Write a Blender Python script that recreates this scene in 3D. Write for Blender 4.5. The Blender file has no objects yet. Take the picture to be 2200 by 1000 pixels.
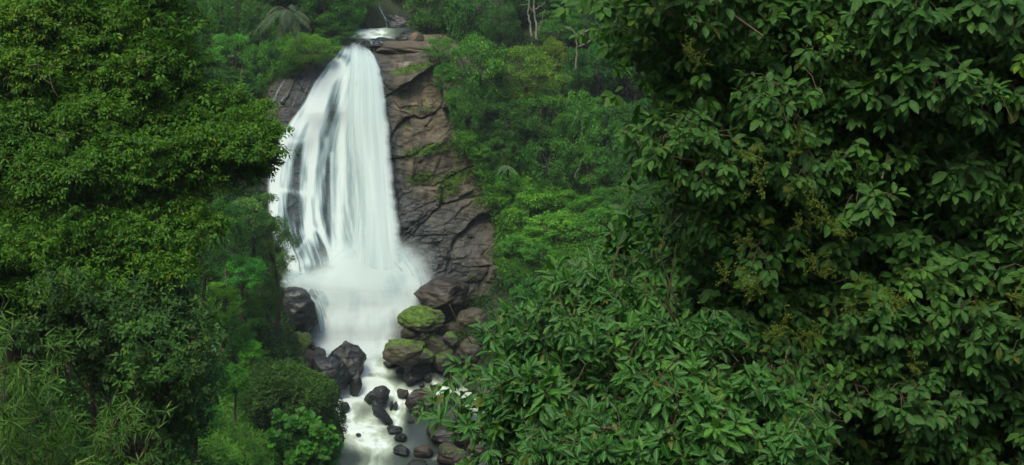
import bpy, math
import numpy as np
from mathutils import Vector
from mathutils.bvhtree import BVHTree

sc = bpy.context.scene
COL = sc.collection
R = math.radians
# ------------------------------------------------------------------ camera
PITCH = R(-12.0); F = 2359.0
cam = bpy.data.cameras.new('camera'); camo = bpy.data.objects.new('camera', cam); COL.objects.link(camo)
cam.sensor_width = 36.0; cam.lens = 36.0 * F / 2200.0; cam.clip_start = 0.1; cam.clip_end = 6000
camo.location = (0, 0, 0); camo.rotation_euler = (R(90) + PITCH, 0, 0)
sc.camera = camo
# ------------------------------------------------------------------ world and sun (overcast day)
SUN_EL = R(58); SUN_AZ = R(-150)      # direction the light comes from, measured from +Y
w = bpy.data.worlds.new('World'); sc.world = w; w.use_nodes = True
nt = w.node_tree; nt.nodes.clear()
sky = nt.nodes.new('ShaderNodeTexSky'); sky.sky_type = 'NISHITA'; sky.sun_disc = False
sky.sun_elevation = SUN_EL; sky.sun_rotation = SUN_AZ
sky.air_density = 1.0; sky.dust_density = 4.0; sky.ozone_density = 1.0
bg = nt.nodes.new('ShaderNodeBackground'); bg.inputs[1].default_value = 0.15
wo = nt.nodes.new('ShaderNodeOutputWorld')
nt.links.new(sky.outputs[0], bg.inputs[0]); nt.links.new(bg.outputs[0], wo.inputs[0])
sun = bpy.data.lights.new('sun', 'SUN'); sun.energy = 1.2; sun.angle = R(25); sun.color = (1, 0.96, 0.82)
suno = bpy.data.objects.new('sun', sun); COL.objects.link(suno)
_sd = Vector((math.sin(SUN_AZ) * math.cos(SUN_EL), math.cos(SUN_AZ) * math.cos(SUN_EL), math.sin(SUN_EL)))
suno.rotation_euler = (-_sd).to_track_quat('-Z', 'Y').to_euler()
sc.view_settings.view_transform = 'Standard'; sc.view_settings.look = 'None'
sc.view_settings.exposure = 1.0; sc.view_settings.gamma = 1.0; sc.view_settings.use_curve_mapping = False
cy = sc.cycles
cy.max_bounces = 8; cy.diffuse_bounces = 4; cy.glossy_bounces = 2; cy.transmission_bounces = 3
cy.transparent_max_bounces = 24; cy.caustics_reflective = False; cy.caustics_refractive = False

# ------------------------------------------------------------------ small maths
cp, sp = math.cos(PITCH), math.sin(PITCH)
def P(px, py, Y):
    """world point at depth Y (metres away from the viewpoint) seen at photo position px,py"""
    u = (np.asarray(px, float) - 1100) / F; v = (500 - np.asarray(py, float)) / F
    dy = cp - v * sp; dz = sp + v * cp
    Y = np.asarray(Y, float)
    return np.stack(np.broadcast_arrays(Y * u / dy, Y, Y * dz / dy), -1)
def unP(x, y, z):
    f = y * cp + z * sp; u = x / f; v = (-y * sp + z * cp) / f
    return 1100 + F * u, 500 - F * v
def nrm(a):
    return a / np.maximum(np.linalg.norm(a, axis=-1, keepdims=True), 1e-9)
def sm(a, b, x):
    t = np.clip((x - a) / (b - a), 0, 1); return t * t * (3 - 2 * t)
def _h(ix, iy, iz, s):
    n = (ix.astype(np.int64) * 374761393 + iy.astype(np.int64) * 668265263 + iz.astype(np.int64) * 2147483647 + s * 1274126177) & 0xffffffff
    n = ((n ^ (n >> 13)) * 1274126177) & 0xffffffff
    n = n ^ (n >> 16)
    return (n & 0xffff) / 65535.0
def vn(x, y, z=0.0, s=0):
    x, y, z = np.broadcast_arrays(np.asarray(x, float), np.asarray(y, float), np.asarray(z, float))
    ix, iy, iz = np.floor(x), np.floor(y), np.floor(z)
    fx, fy, fz = x - ix, y - iy, z - iz
    fx = fx * fx * (3 - 2 * fx); fy = fy * fy * (3 - 2 * fy); fz = fz * fz * (3 - 2 * fz)
    r = 0
    for a in (0, 1):
        for b in (0, 1):
            for c in (0, 1):
                wgt = (fx if a else 1 - fx) * (fy if b else 1 - fy) * (fz if c else 1 - fz)
                r = r + wgt * _h(ix + a, iy + b, iz + c, s)
    return r * 2 - 1
def fbm(x, y, z=0.0, o=4, s=0, g=0.5):
    r = 0; a = 1.0; k = 1.0
    for i in range(o):
        r = r + a * vn(np.asarray(x) * k, np.asarray(y) * k, np.asarray(z) * k, s + i * 17); a *= g; k *= 2.03
    return r

# ------------------------------------------------------------------ mesh helpers
def mesh(name, verts, faces, mat=None, attrs=None, smooth=True):
    """faces: (n,k) int array"""
    verts = np.asarray(verts, np.float32); faces = np.asarray(faces, np.int32)
    me = bpy.data.meshes.new(name)
    n, k = faces.shape
    me.vertices.add(len(verts)); me.vertices.foreach_set('co', verts.ravel())
    me.loops.add(n * k); me.loops.foreach_set('vertex_index', faces.ravel())
    me.polygons.add(n)
    me.polygons.foreach_set('loop_start', np.arange(0, n * k, k, dtype=np.int32))
    me.polygons.foreach_set('loop_total', np.full(n, k, np.int32))
    if smooth: me.polygons.foreach_set('use_smooth', np.ones(n, bool))
    for an, av in (attrs or {}).items():
        av = np.asarray(av, np.float32)
        if av.ndim == 1:
            a = me.attributes.new(an, 'FLOAT', 'POINT'); a.data.foreach_set('value', av)
        else:
            a = me.attributes.new(an, 'FLOAT_COLOR', 'POINT'); a.data.foreach_set('color', av.ravel())
    me.update(calc_edges=True)
    if mat: me.materials.append(mat)
    return me
def link(name, me, parent=None, loc=None, color=None):
    o = bpy.data.objects.new(name, me); COL.objects.link(o)
    if parent: o.parent = parent
    if loc is not None: o.location = loc
    if color is not None: o.color = color
    return o
def tag(o, label=None, cat=None, group=None, kind=None):
    if label: o['label'] = label
    if cat: o['category'] = cat
    if group: o['group'] = group
    if kind: o['kind'] = kind
    return o
def empty(name, loc, label, cat, group=None):
    o = bpy.data.objects.new(name, None); COL.objects.link(o); o.location = loc; o.empty_display_size = 0.2
    return tag(o, label, cat, group)
def grid_faces(nu, nv):
    i = np.arange(nu - 1)[:, None]; j = np.arange(nv - 1)[None]
    a = i * nv + j
    return np.stack([a, a + nv, a + nv + 1, a + 1], -1).reshape(-1, 4)
def tube(pts, rad, n=7, seed=0, rough=0.0):
    pts = np.asarray(pts, float); rad = np.asarray(rad, float)
    t = nrm(np.gradient(pts, axis=0))
    ref = np.array([0.31, 0.17, 0.93]); u = nrm(np.cross(t, ref)); v = np.cross(t, u)
    a = np.linspace(0, 2 * math.pi, n, endpoint=False)
    rr = rad[:, None] * (1 + rough * vn(np.arange(len(pts))[:, None] * 1.3, np.cos(a)[None] * 2, np.sin(a)[None] * 2, seed))
    V = pts[:, None] + rr[..., None] * (np.cos(a)[None, :, None] * u[:, None] + np.sin(a)[None, :, None] * v[:, None])
    m = len(pts); i = np.arange(m - 1)[:, None]; j = np.arange(n)[None]
    Fc = np.stack([i * n + j, i * n + (j + 1) % n, (i + 1) * n + (j + 1) % n, (i + 1) * n + j], -1).reshape(-1, 4)
    return V.reshape(-1, 3), Fc
def merge(parts):
    V = []; Fc = []; o = 0
    for v, f in parts:
        V.append(v); Fc.append(f + o); o += len(v)
    return np.concatenate(V), np.concatenate(Fc)
def curve(a, b, bend, rng, n=8):
    a = np.asarray(a, float); b = np.asarray(b, float); L = np.linalg.norm(b - a)
    t = np.linspace(0, 1, n)[:, None]
    off = rng.normal(size=3) * bend * L; off2 = rng.normal(size=3) * bend * L * 0.5
    return a + (b - a) * t + off * np.sin(t * math.pi) + off2 * np.sin(t * 2 * math.pi)

# leaf templates: columns x across (-1..1), t along (0..1), z lift
def leaf_template(kind):
    if kind == 'far':      # folded kite
        v = [(0, 0, 0), (-.5, .5, .12), (.5, .5, .12), (0, 1, -.05)]
        f = [(0, 2, 3), (0, 3, 1)]
    elif kind == 'mid':
        v = [(0, 0, 0), (-.5, .45, .10), (0, .5, 0), (.5, .45, .10), (0, 1, -.12)]
        f = [(0, 2, 1), (0, 3, 2), (1, 2, 4), (2, 3, 4)]
    elif kind in ('near', 'lance', 'round', 'blade'):
        prof = {'near': [(.22, .36), (.5, .5), (.78, .34)], 'lance': [(.25, .34), (.52, .5), (.8, .28)],
                'round': [(.15, .42), (.45, .55), (.8, .40)], 'blade': [(.15, .5), (.45, .45), (.8, .22)]}[kind]
        sag = {'near': .16, 'lance': .14, 'round': .12, 'blade': .30}[kind]
        v = [(0, 0, 0)]
        for t, wd in prof:
            z = -sag * t * t
            v += [(-wd, t, z + .13 * wd * 2), (0, t, z), (wd, t, z + .13 * wd * 2)]
        v.append((0, 1, -sag))
        f = [(0, 2, 1), (0, 3, 2)]
        for k in (0, 1):
            a = 1 + 3 * k; b = a + 3
            f += [(a, a + 1, b + 1), (a, b + 1, b), (a + 1, a + 2, b + 2), (a + 1, b + 2, b + 1)]
        f += [(7, 8, 10), (8, 9, 10)]
    return np.array(v, float), np.array(f, int)
def leaves(kind, pos, d, n, L, W, rnd, rnd2):
    """build leaf blades; W = width / length"""
    tv, tf = leaf_template(kind)
    d = nrm(d); X = nrm(np.cross(d, n)); Z = np.cross(X, d)
    L = np.broadcast_to(L, (len(pos),))[:, None, None]; W = np.broadcast_to(W, (len(pos),))[:, None, None]
    V = pos[:, None] + L * (tv[None, :, 0:1] * W * X[:, None] + tv[None, :, 1:2] * d[:, None] + tv[None, :, 2:3] * W * Z[:, None] * 1.6)
    k = len(tv); Fc = (np.arange(len(pos)) * k)[:, None, None] + tf[None]
    A = np.empty((len(pos), k, 4))
    A[..., 0] = rnd[:, None]; A[..., 1] = tv[None, :, 1]; A[..., 2] = np.abs(tv[None, :, 0]) * 2; A[..., 3] = rnd2[:, None]
    return V.reshape(-1, 3), Fc.reshape(-1, 3), A.reshape(-1, 4)
def rdir(rng, n, up=0.0):
    v = rng.normal(size=(n, 3)); v = nrm(v); v[:, 2] += up
    return nrm(v)
def fib(n, rng, zmin=-0.5):
    i = np.arange(n) + 0.5; z = 1 - (1 - zmin) * i / n; a = i * 2.39996 + rng.uniform(0, 6)
    r = np.sqrt(np.maximum(0, 1 - z * z)); v = np.stack([r * np.cos(a), r * np.sin(a), z], -1)
    return nrm(v + rng.normal(size=v.shape) * 0.18)

def clump_leaves(rng, C, Rr, flat, per, kind, L, W, droop=0.3, crown_dir=None, up=0.35, jitter=.35, mul=None, clumprnd=None):
    """C (m,3) sub-clump centres, Rr (m,) radii; leaves over the upper/outer shell of each"""
    m = len(C); N = m * per
    idx = np.repeat(np.arange(m), per)
    s = rdir(rng, N, up)
    if crown_dir is not None: s = nrm(s + crown_dir[idx] * 0.5)
    rad = Rr[idx] * rng.uniform(0.35, 1.08, N) ** 0.6
    pos = C[idx] + s * rad[:, None] * np.array([1, 1, flat])
    d = s * 0.7 + rng.normal(size=(N, 3)) * jitter; d[:, 2] -= droop
    n = s * 0.7 + np.array([0, 0, 0.7]) + rng.normal(size=(N, 3)) * jitter
    cr = clumprnd if clumprnd is not None else rng.uniform(0, 1, m)
    rnd = np.clip(0.55 * cr[idx] + 0.45 * rng.uniform(0, 1, N), 0, 1)
    Ls = L * rng.uniform(0.65, 1.25, N)
    return leaves(kind, pos, d, n, Ls, W * rng.uniform(.8, 1.2, N), rnd, rng.uniform(0, 1, N))

# ------------------------------------------------------------------ materials
def newmat(name):
    m = bpy.data.materials.new(name); m.use_nodes = True
    m.node_tree.nodes.clear(); return m, m.node_tree
def nd(t, ty, **kw):
    n = t.nodes.new(ty)
    for k, v in kw.items():
        if k.startswith('i_'): n.inputs[int(k[2:])].default_value = v
        else: setattr(n, k, v)
    return n
def ramp(t, stops, src=None, interp='LINEAR'):
    r = nd(t, 'ShaderNodeValToRGB'); cr = r.color_ramp; cr.interpolation = interp
    while len(cr.elements) > 1: cr.elements.remove(cr.elements[-1])
    cr.elements[0].position = stops[0][0]; cr.elements[0].color = (*stops[0][1], 1)
    for p, c in stops[1:]:
        e = cr.elements.new(p); e.color = (*c, 1)
    if src: t.links.new(src, r.inputs[0])
    return r
def mixc(t, fac, a, b, mode='MIX'):
    m = nd(t, 'ShaderNodeMix', data_type='RGBA', blend_type=mode)
    for k, s in ((0, fac), (6, a), (7, b)):
        if isinstance(s, (int, float)): m.inputs[k].default_value = s
        elif isinstance(s, tuple): m.inputs[k].default_value = (*s, 1)
        else: t.links.new(s, m.inputs[k])
    return m.outputs[2]
def math_(t, op, a, b=0.0, clamp=False):
    m = nd(t, 'ShaderNodeMath', operation=op, use_clamp=clamp)
    for k, s in ((0, a), (1, b)):
        if isinstance(s, (int, float)): m.inputs[k].default_value = s
        else: t.links.new(s, m.inputs[k])
    return m.outputs[0]

def leaf_mat(name, cols, rib=None, trans=0.3, rough=0.55, spec=0.2, tcol=(0.9, 1.0, 0.35), vein=False):
    """cols: ramp stops of leaf colour over the per-leaf random value"""
    m, t = newmat(name); L = t.links.new
    at = nd(t, 'ShaderNodeAttribute', attribute_name='lf'); sep = nd(t, 'ShaderNodeSeparateColor'); L(at.outputs['Color'], sep.inputs[0])
    r = ramp(t, cols, sep.outputs[0])
    oi = nd(t, 'ShaderNodeObjectInfo')
    c = mixc(t, 1.0, r.outputs[0], oi.outputs['Color'], 'MULTIPLY')
    # a few ageing leaves
    old = math_(t, 'GREATER_THAN', at.outputs['Alpha'], 0.975)
    c = mixc(t, math_(t, 'MULTIPLY', old, 0.6), c, (0.13, 0.12, 0.012))
    if rib:
        nz = nd(t, 'ShaderNodeTexNoise'); nz.inputs['Scale'].default_value = 34; nz.inputs['Detail'].default_value = 3
        tcx = nd(t, 'ShaderNodeTexCoord'); L(tcx.outputs['Object'], nz.inputs[0])
        nr = ramp(t, [(.3, (.62, .66, .6)), (.5, (1, 1, 1)), (.72, (1.35, 1.22, 1.1))], nz.outputs[0]); c = mixc(t, 1.0, c, nr.outputs[0], 'MULTIPLY')
        sp_ = math_(t, 'GREATER_THAN', nz.outputs[0], .72); c = mixc(t, math_(t, 'MULTIPLY', sp_, .7), c, (0.10, 0.075, 0.02))
        k = math_(t, 'LESS_THAN', sep.outputs[2], 0.11)
        c = mixc(t, math_(t, 'MULTIPLY', k, 0.8), c, rib)
    p = nd(t, 'ShaderNodeBsdfPrincipled'); L(c, p.inputs['Base Color'])
    p.inputs['Roughness'].default_value = rough; p.inputs['Specular IOR Level'].default_value = spec
    if vein:
        wv = math_(t, 'SINE', math_(t, 'MULTIPLY', math_(t, 'ADD', sep.outputs[1], math_(t, 'MULTIPLY', sep.outputs[2], -0.25)), 55.0))
        bp = nd(t, 'ShaderNodeBump'); bp.inputs['Strength'].default_value = 0.35; bp.inputs['Distance'].default_value = 0.004
        L(wv, bp.inputs['Height']); L(bp.outputs[0], p.inputs['Normal'])
    tr = nd(t, 'ShaderNodeBsdfTranslucent'); L(mixc(t, 1.0, c, tcol, 'MULTIPLY'), tr.inputs[0])
    mx = nd(t, 'ShaderNodeMixShader'); mx.inputs[0].default_value = trans
    L(p.outputs[0], mx.inputs[1]); L(tr.outputs[0], mx.inputs[2])
    o = nd(t, 'ShaderNodeOutputMaterial'); L(mx.outputs[0], o.inputs[0])
    return m

def bark_mat(name, a, b, scale=6.0):
    m, t = newmat(name); L = t.links.new
    tc = nd(t, 'ShaderNodeTexCoord'); mp = nd(t, 'ShaderNodeMapping'); mp.inputs['Scale'].default_value = (scale, scale, scale * .3)
    L(tc.outputs['Object'], mp.inputs[0])
    n = nd(t, 'ShaderNodeTexNoise'); n.inputs['Scale'].default_value = 1.0; n.inputs['Detail'].default_value = 6; L(mp.outputs[0], n.inputs[0])
    r = ramp(t, [(0.3, a), (0.7, b)], n.outputs[0])
    p = nd(t, 'ShaderNodeBsdfPrincipled'); L(r.outputs[0], p.inputs['Base Color']); p.inputs['Roughness'].default_value = 0.85
    bp = nd(t, 'ShaderNodeBump'); bp.inputs['Strength'].default_value = 0.6; bp.inputs['Distance'].default_value = 0.03
    L(n.outputs[0], bp.inputs['Height']); L(bp.outputs[0], p.inputs['Normal'])
    o = nd(t, 'ShaderNodeOutputMaterial'); L(p.outputs[0], o.inputs[0]); return m

def rock_mat(name, boulder=False):
    """rock: brown dry faces, slate-grey washed faces (attribute wet), green moss (attribute moss)"""
    m, t = newmat(name); L = t.links.new
    tc = nd(t, 'ShaderNodeTexCoord'); src = tc.outputs['Object']
    if boulder:
        oi = nd(t, 'ShaderNodeObjectInfo')
        va = nd(t, 'ShaderNodeVectorMath', operation='ADD'); L(src, va.inputs[0]); L(oi.outputs['Location'], va.inputs[1]); src = va.outputs[0]
    mp = nd(t, 'ShaderNodeMapping'); mp.inputs['Rotation'].default_value = (0, R(22), 0); mp.inputs['Scale'].default_value = (0.55, 0.55, 1.7)
    L(src, mp.inputs[0])
    n1 = nd(t, 'ShaderNodeTexNoise'); n1.inputs['Scale'].default_value = 0.55; n1.inputs['Detail'].default_value = 7; n1.inputs['Roughness'].default_value = .6; n1.inputs['Distortion'].default_value = .8; L(mp.outputs[0], n1.inputs[0])
    n2 = nd(t, 'ShaderNodeTexNoise'); n2.inputs['Scale'].default_value = 3.2; n2.inputs['Detail'].default_value = 8; n2.inputs['Roughness'].default_value = .68; L(mp.outputs[0], n2.inputs[0])
    vo = nd(t, 'ShaderNodeTexVoronoi', feature='DISTANCE_TO_EDGE'); vo.inputs['Scale'].default_value = 0.42
    va2 = nd(t, 'ShaderNodeVectorMath', operation='MULTIPLY_ADD'); L(n1.outputs['Color'], va2.inputs[0]); va2.inputs[1].default_value = (2.2, 2.2, 2.2); L(mp.outputs[0], va2.inputs[2])
    L(va2.outputs[0], vo.inputs[0])
    crack = ramp(t, [(0.0, (0, 0, 0)), (0.022, (1, 1, 1))], vo.outputs['Distance'])
    dry = ramp(t, [(0.25, (0.026, 0.024, 0.013)), (0.42, (0.055, 0.049, 0.028)), (0.56, (0.088, 0.077, 0.044)), (0.68, (0.14, 0.125, 0.080)), (0.8, (0.20, 0.185, 0.13))], n1.outputs[0])
    wet = ramp(t, [(0.25, (0.007, 0.011, 0.010)), (0.5, (0.018, 0.026, 0.025)), (0.75, (0.052, 0.068, 0.066))], n1.outputs[0])
    aw = nd(t, 'ShaderNodeAttribute', attribute_name='wet'); am = nd(t, 'ShaderNodeAttribute', attribute_name='moss')
    if not boulder:
        asl = nd(t, 'ShaderNodeAttribute', attribute_name='slab')
        ms = nd(t, 'ShaderNodeMapping'); ms.inputs['Scale'].default_value = (2.2, 1.0, .16); L(tc.outputs['Object'], ms.inputs[0])
        ns = nd(t, 'ShaderNodeTexNoise'); ns.inputs['Scale'].default_value = 1.0; ns.inputs['Detail'].default_value = 5; L(ms.outputs[0], ns.inputs[0])
        sl = ramp(t, [(0.1, (.62, .62, .60)), (.5, (1, 1, 1)), (.9, (1.6, 1.52, 1.36))], asl.outputs['Fac'])
        sk = ramp(t, [(.36, (.40, .42, .42)), (.52, (1, 1, 1)), (.7, (1.15, 1.12, 1.05))], ns.outputs[0])
    wf = math_(t, 'ADD', aw.outputs['Fac'], math_(t, 'MULTIPLY', math_(t, 'SUBTRACT', n2.outputs[0], 0.5), 1.1), True)
    c = mixc(t, wf, dry.outputs[0], wet.outputs[0])
    fine = ramp(t, [(0.25, (0.5, 0.5, 0.5)), (0.75, (1.45, 1.45, 1.45))], n2.outputs[0])
    c = mixc(t, 1.0, c, fine.outputs[0], 'MULTIPLY')
    if not boulder: c = mixc(t, .85, mixc(t, .9, c, sl.outputs[0], 'MULTIPLY'), sk.outputs[0], 'MULTIPLY')
    c = mixc(t, 0.5, c, crack.outputs[0], 'MULTIPLY')
    if boulder: c = mixc(t, 1.0, c, oi.outputs['Color'], 'MULTIPLY')
    n3 = nd(t, 'ShaderNodeTexNoise'); n3.inputs['Scale'].default_value = 2.4 if boulder else 1.3; n3.inputs['Detail'].default_value = 9; n3.inputs['Roughness'].default_value = .72; L(src, n3.inputs[0])
    geo = nd(t, 'ShaderNodeNewGeometry'); sx = nd(t, 'ShaderNodeSeparateXYZ'); L(geo.outputs['Normal'], sx.inputs[0])
    mo = math_(t, 'ADD', math_(t, 'MULTIPLY', am.outputs['Fac'], 1.3), math_(t, 'MULTIPLY', math_(t, 'SUBTRACT', n3.outputs[0], 0.5), 2.6))
    mo = math_(t, 'ADD', mo, math_(t, 'MULTIPLY', sx.outputs[2], 0.35))
    mr = nd(t, 'ShaderNodeMapRange'); L(mo, mr.inputs[0]); mr.inputs[1].default_value = 0.85; mr.inputs[2].default_value = 1.25
    mfac = math_(t, 'MULTIPLY', mr.outputs[0], math_(t, 'GREATER_THAN', am.outputs['Fac'], 0.03))
    n4 = nd(t, 'ShaderNodeTexNoise'); n4.inputs['Scale'].default_value = 9; n4.inputs['Detail'].default_value = 5; L(src, n4.inputs[0])
    mc = ramp(t, [(0.3, (0.014, 0.036, 0.004)), (0.55, (0.060, 0.125, 0.008)), (0.75, (0.135, 0.215, 0.010))], n4.outputs[0])
    c = mixc(t, mfac, c, mc.outputs[0])
    p = nd(t, 'ShaderNodeBsdfPrincipled'); L(c, p.inputs['Base Color'])
    rg = math_(t, 'SUBTRACT', 0.8, math_(t, 'MULTIPLY', wf, 0.42)); rg = math_(t, 'MAXIMUM', rg, math_(t, 'MULTIPLY', mfac, 0.9)); L(rg, p.inputs['Roughness'])
    h = math_(t, 'ADD', math_(t, 'MULTIPLY', n2.outputs[0], 0.9), math_(t, 'MULTIPLY', crack.outputs[0], 0.35))
    h = math_(t, 'ADD', h, math_(t, 'MULTIPLY', math_(t, 'MULTIPLY', mfac, n4.outputs[0]), 0.8))
    bp = nd(t, 'ShaderNodeBump'); bp.inputs['Strength'].default_value = 0.8; bp.inputs['Distance'].default_value = 0.22 if not boulder else 0.12
    L(h, bp.inputs['Height']); L(bp.outputs[0], p.inputs['Normal'])
    o = nd(t, 'ShaderNodeOutputMaterial'); L(p.outputs[0], o.inputs[0]); return m

def soil_mat():
    m, t = newmat('soil'); L = t.links.new
    tc = nd(t, 'ShaderNodeTexCoord')
    n = nd(t, 'ShaderNodeTexNoise'); n.inputs['Scale'].default_value = 1.2; n.inputs['Detail'].default_value = 8; n.inputs['Roughness'].default_value = .7; L(tc.outputs['Object'], n.inputs[0])
    r = ramp(t, [(0.3, (0.012, 0.016, 0.007)), (0.5, (0.016, 0.032, 0.008)), (0.7, (0.035, 0.045, 0.016))], n.outputs[0])
    p = nd(t, 'ShaderNodeBsdfPrincipled'); L(r.outputs[0], p.inputs['Base Color']); p.inputs['Roughness'].default_value = .95
    bp = nd(t, 'ShaderNodeBump'); bp.inputs['Distance'].default_value = 0.3; L(n.outputs[0], bp.inputs['Height']); L(bp.outputs[0], p.inputs['Normal'])
    o = nd(t, 'ShaderNodeOutputMaterial'); L(p.outputs[0], o.inputs[0]); return m

def water_mats():
    # falling water: aerated, white where thick, see-through where thin
    m, t = newmat('falling_water'); L = t.links.new
    at = nd(t, 'ShaderNodeAttribute', attribute_name='cov'); tn = nd(t, 'ShaderNodeAttribute', attribute_name='foam')
    c = ramp(t, [(0.0, (0.06, 0.12, 0.14)), (0.4, (0.17, 0.29, 0.31)), (0.72, (0.33, 0.46, 0.47)), (1.0, (0.58, 0.69, 0.66))], tn.outputs['Fac'])
    d = nd(t, 'ShaderNodeBsdfDiffuse'); L(c.outputs[0], d.inputs[0])
    def soft(t, k):
        g = nd(t, 'ShaderNodeNewGeometry'); a_ = nd(t, 'ShaderNodeVectorMath', operation='SCALE'); t.links.new(g.outputs['Normal'], a_.inputs[0]); a_.inputs['Scale'].default_value = k
        b_ = nd(t, 'ShaderNodeVectorMath', operation='ADD'); t.links.new(a_.outputs[0], b_.inputs[0]); b_.inputs[1].default_value = (0, -.6, .8)
        c_ = nd(t, 'ShaderNodeVectorMath', operation='NORMALIZE'); t.links.new(b_.outputs[0], c_.inputs[0]); return c_.outputs[0]
    L(soft(t, 0.12), d.inputs['Normal'])
    tl = nd(t, 'ShaderNodeBsdfTranslucent'); L(c.outputs[0], tl.inputs[0])
    m1 = nd(t, 'ShaderNodeMixShader'); m1.inputs[0].default_value = 0.25; L(d.outputs[0], m1.inputs[1]); L(tl.outputs[0], m1.inputs[2])
    tr = nd(t, 'ShaderNodeBsdfTransparent')
    m2 = nd(t, 'ShaderNodeMixShader'); L(at.outputs['Fac'], m2.inputs[0]); L(tr.outputs[0], m2.inputs[1]); L(m1.outputs[0], m2.inputs[2])
    o = nd(t, 'ShaderNodeOutputMaterial'); L(m2.outputs[0], o.inputs[0])
    # stream
    s, t = newmat('stream_water'); L = t.links.new
    at = nd(t, 'ShaderNodeAttribute', attribute_name='foam')
    c = ramp(t, [(0.0, (0.026, 0.040, 0.034)), (0.25, (0.052, 0.074, 0.056)), (0.55, (0.15, 0.20, 0.145)), (0.85, (0.33, 0.41, 0.325)), (1.0, (0.53, 0.63, 0.58))], at.outputs['Fac'])
    p = nd(t, 'ShaderNodeBsdfPrincipled'); L(c.outputs[0], p.inputs['Base Color'])
    rr = math_(t, 'ADD', 0.28, math_(t, 'MULTIPLY', at.outputs['Fac'], 0.6), True); L(rr, p.inputs['Roughness'])
    p.inputs['Specular IOR Level'].default_value = 0.4
    o = nd(t, 'ShaderNodeOutputMaterial'); L(p.outputs[0], o.inputs[0])
    return m, s
M_fall, M_stream = water_mats()
M_rock = rock_mat('cliff_rock'); M_bould = rock_mat('boulder_rock', True); M_soil = soil_mat()
M_bark = bark_mat('dark_bark', (0.020, 0.016, 0.010), (0.06, 0.05, 0.032))
M_bark_pale = bark_mat('pale_bark', (0.08, 0.085, 0.06), (0.22, 0.225, 0.17))
M_twig = bark_mat('twig_bark', (0.06, 0.045, 0.022), (0.16, 0.13, 0.07), 14)
M_far = leaf_mat('forest_leaves', [(0, (0.020, 0.078, 0.012)), (.4, (0.042, 0.145, 0.018)), (.75, (0.075, 0.215, 0.022)), (1, (0.14, 0.30, 0.025))], trans=.25)

# ------------------------------------------------------------------ terrain
def bed(y): return np.interp(y, [40, 62, 66, 70, 72, 74, 76, 78, 80, 84], [-32.6, -32, -31.8, -31.5, -31.1, -30.2, -29.4, -28.2, -27.3, -26.9])
def xl(y): return np.interp(y, [60, 70, 73.5, 77, 83], [-11, -12.3, -11.4, -13.2, -15.3])
def xr(y): return np.interp(y, [60, 66, 70, 74, 76, 78, 80, 83], [24, 20, 13, 4, -1.5, -4.6, -7.6, -8.2])
def H(x, y):
    nb = -1.7 - 0.515 * np.maximum(y - 3, 0) + 0.9 * np.maximum(0, -x - 8 - 0.02 * y) * sm(6, 30, y) + np.where(y < -5, (-5 - y) * 0.35, 0)
    nb = nb + 0.35 * np.maximum(0, x - 12)
    b = bed(y) - 0.5 + 1.35 * np.maximum(0, xl(y) - x) + 0.62 * np.maximum(0, x - xr(y))
    k = 0.6
    m = np.maximum(nb, b) + np.exp(-np.abs(nb - b) / k) * k * 0.5
    return m
def wallprof(x):
    """(y,z) control points of the far side, per x"""
    k = np.array([-60, -30, -21, -17, -9, -2, 2, 10, 30, 70.0])
    pts = np.array([  # each row: y1 z1 y2 z2 y3 z3 y4 z4 y5 z5
        [92, -8, 100, 2, 108, 10, 122, 22, 170, 60],
        [89, -13, 95, -5, 102, 4, 118, 17, 165, 55],
        [90, -13, 96, -6, 102, 0, 114, 10, 160, 48],
        [91, -14, 98, -5, 104, -1.5, 114, 6, 160, 44],
        [91, -14, 98, -4.6, 107, -3.6, 112, 1, 160, 40],
        [91, -14, 98, -5.0, 106, -1.5, 116, 7, 160, 42],
        [90, -16, 96, -9, 104, -2.0, 116, 7, 160, 42],
        [90, -17, 98, -9, 108, -1.5, 118, 6, 160, 40],
        [92, -10, 101, -3, 110, 4, 120, 10, 160, 42],
        [92, 2, 101, 9, 110, 16, 120, 24, 160, 56]], float)
    return [np.interp(x, k, pts[:, i]) for i in range(10)]
def build_terrain():
    xs = np.unique(np.concatenate([np.linspace(-900, -70, 12), np.linspace(-70, -25, 46), np.linspace(-25, 25, 126), np.linspace(25, 70, 46), np.linspace(70, 900, 12)]))
    ya = np.concatenate([[-900, -300, -120], np.linspace(-60, 84, 190)])
    X, Y = np.meshgrid(xs, ya, indexing='ij'); Z = H(X, Y)
    q = wallprof(xs); z0 = H(xs, np.full_like(xs, 84.0))
    cy_ = [np.full_like(xs, 84), q[0], q[2], q[4], q[6], q[8], np.full_like(xs, 420), np.full_like(xs, 3000)]
    cz_ = [z0, q[1], q[3], q[5], q[7], q[9], q[9] + 60, q[9] + 120]
    T = np.concatenate([np.linspace(0, 5, 90)[1:], np.linspace(5, 7, 10)[1:]])
    ys = np.empty((len(xs), len(T))); zs = np.empty_like(ys); kk = np.arange(8)
    for i in range(len(xs)):
        ys[i] = np.interp(T, kk, [c[i] for c in cy_]); zs[i] = np.interp(T, kk, [c[i] for c in cz_])
    X = np.concatenate([X, np.repeat(xs[:, None], len(T), 1)], 1); Y = np.concatenate([Y, ys], 1); Z = np.concatenate([Z, zs], 1)
    amp = sm(2, 20, np.abs(Y)) * 0.7
    Z = Z + amp * fbm(X * .15, Y * .15, Z * .15, 4, 5)
    Z = Z - 1.6 * np.exp(-((X + 12.6) / 4.0) ** 4) * sm(94, 97, Y) * sm(109, 106, Y)
    V = np.stack([X, Y, Z], -1).reshape(-1, 3); Fc = grid_faces(X.shape[0], X.shape[1])
    me = mesh('terrain', V, Fc, M_soil)
    o = link('terrain', me); tag(o, kind='structure')
    return V, Fc
TV, TF = build_terrain()
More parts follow.
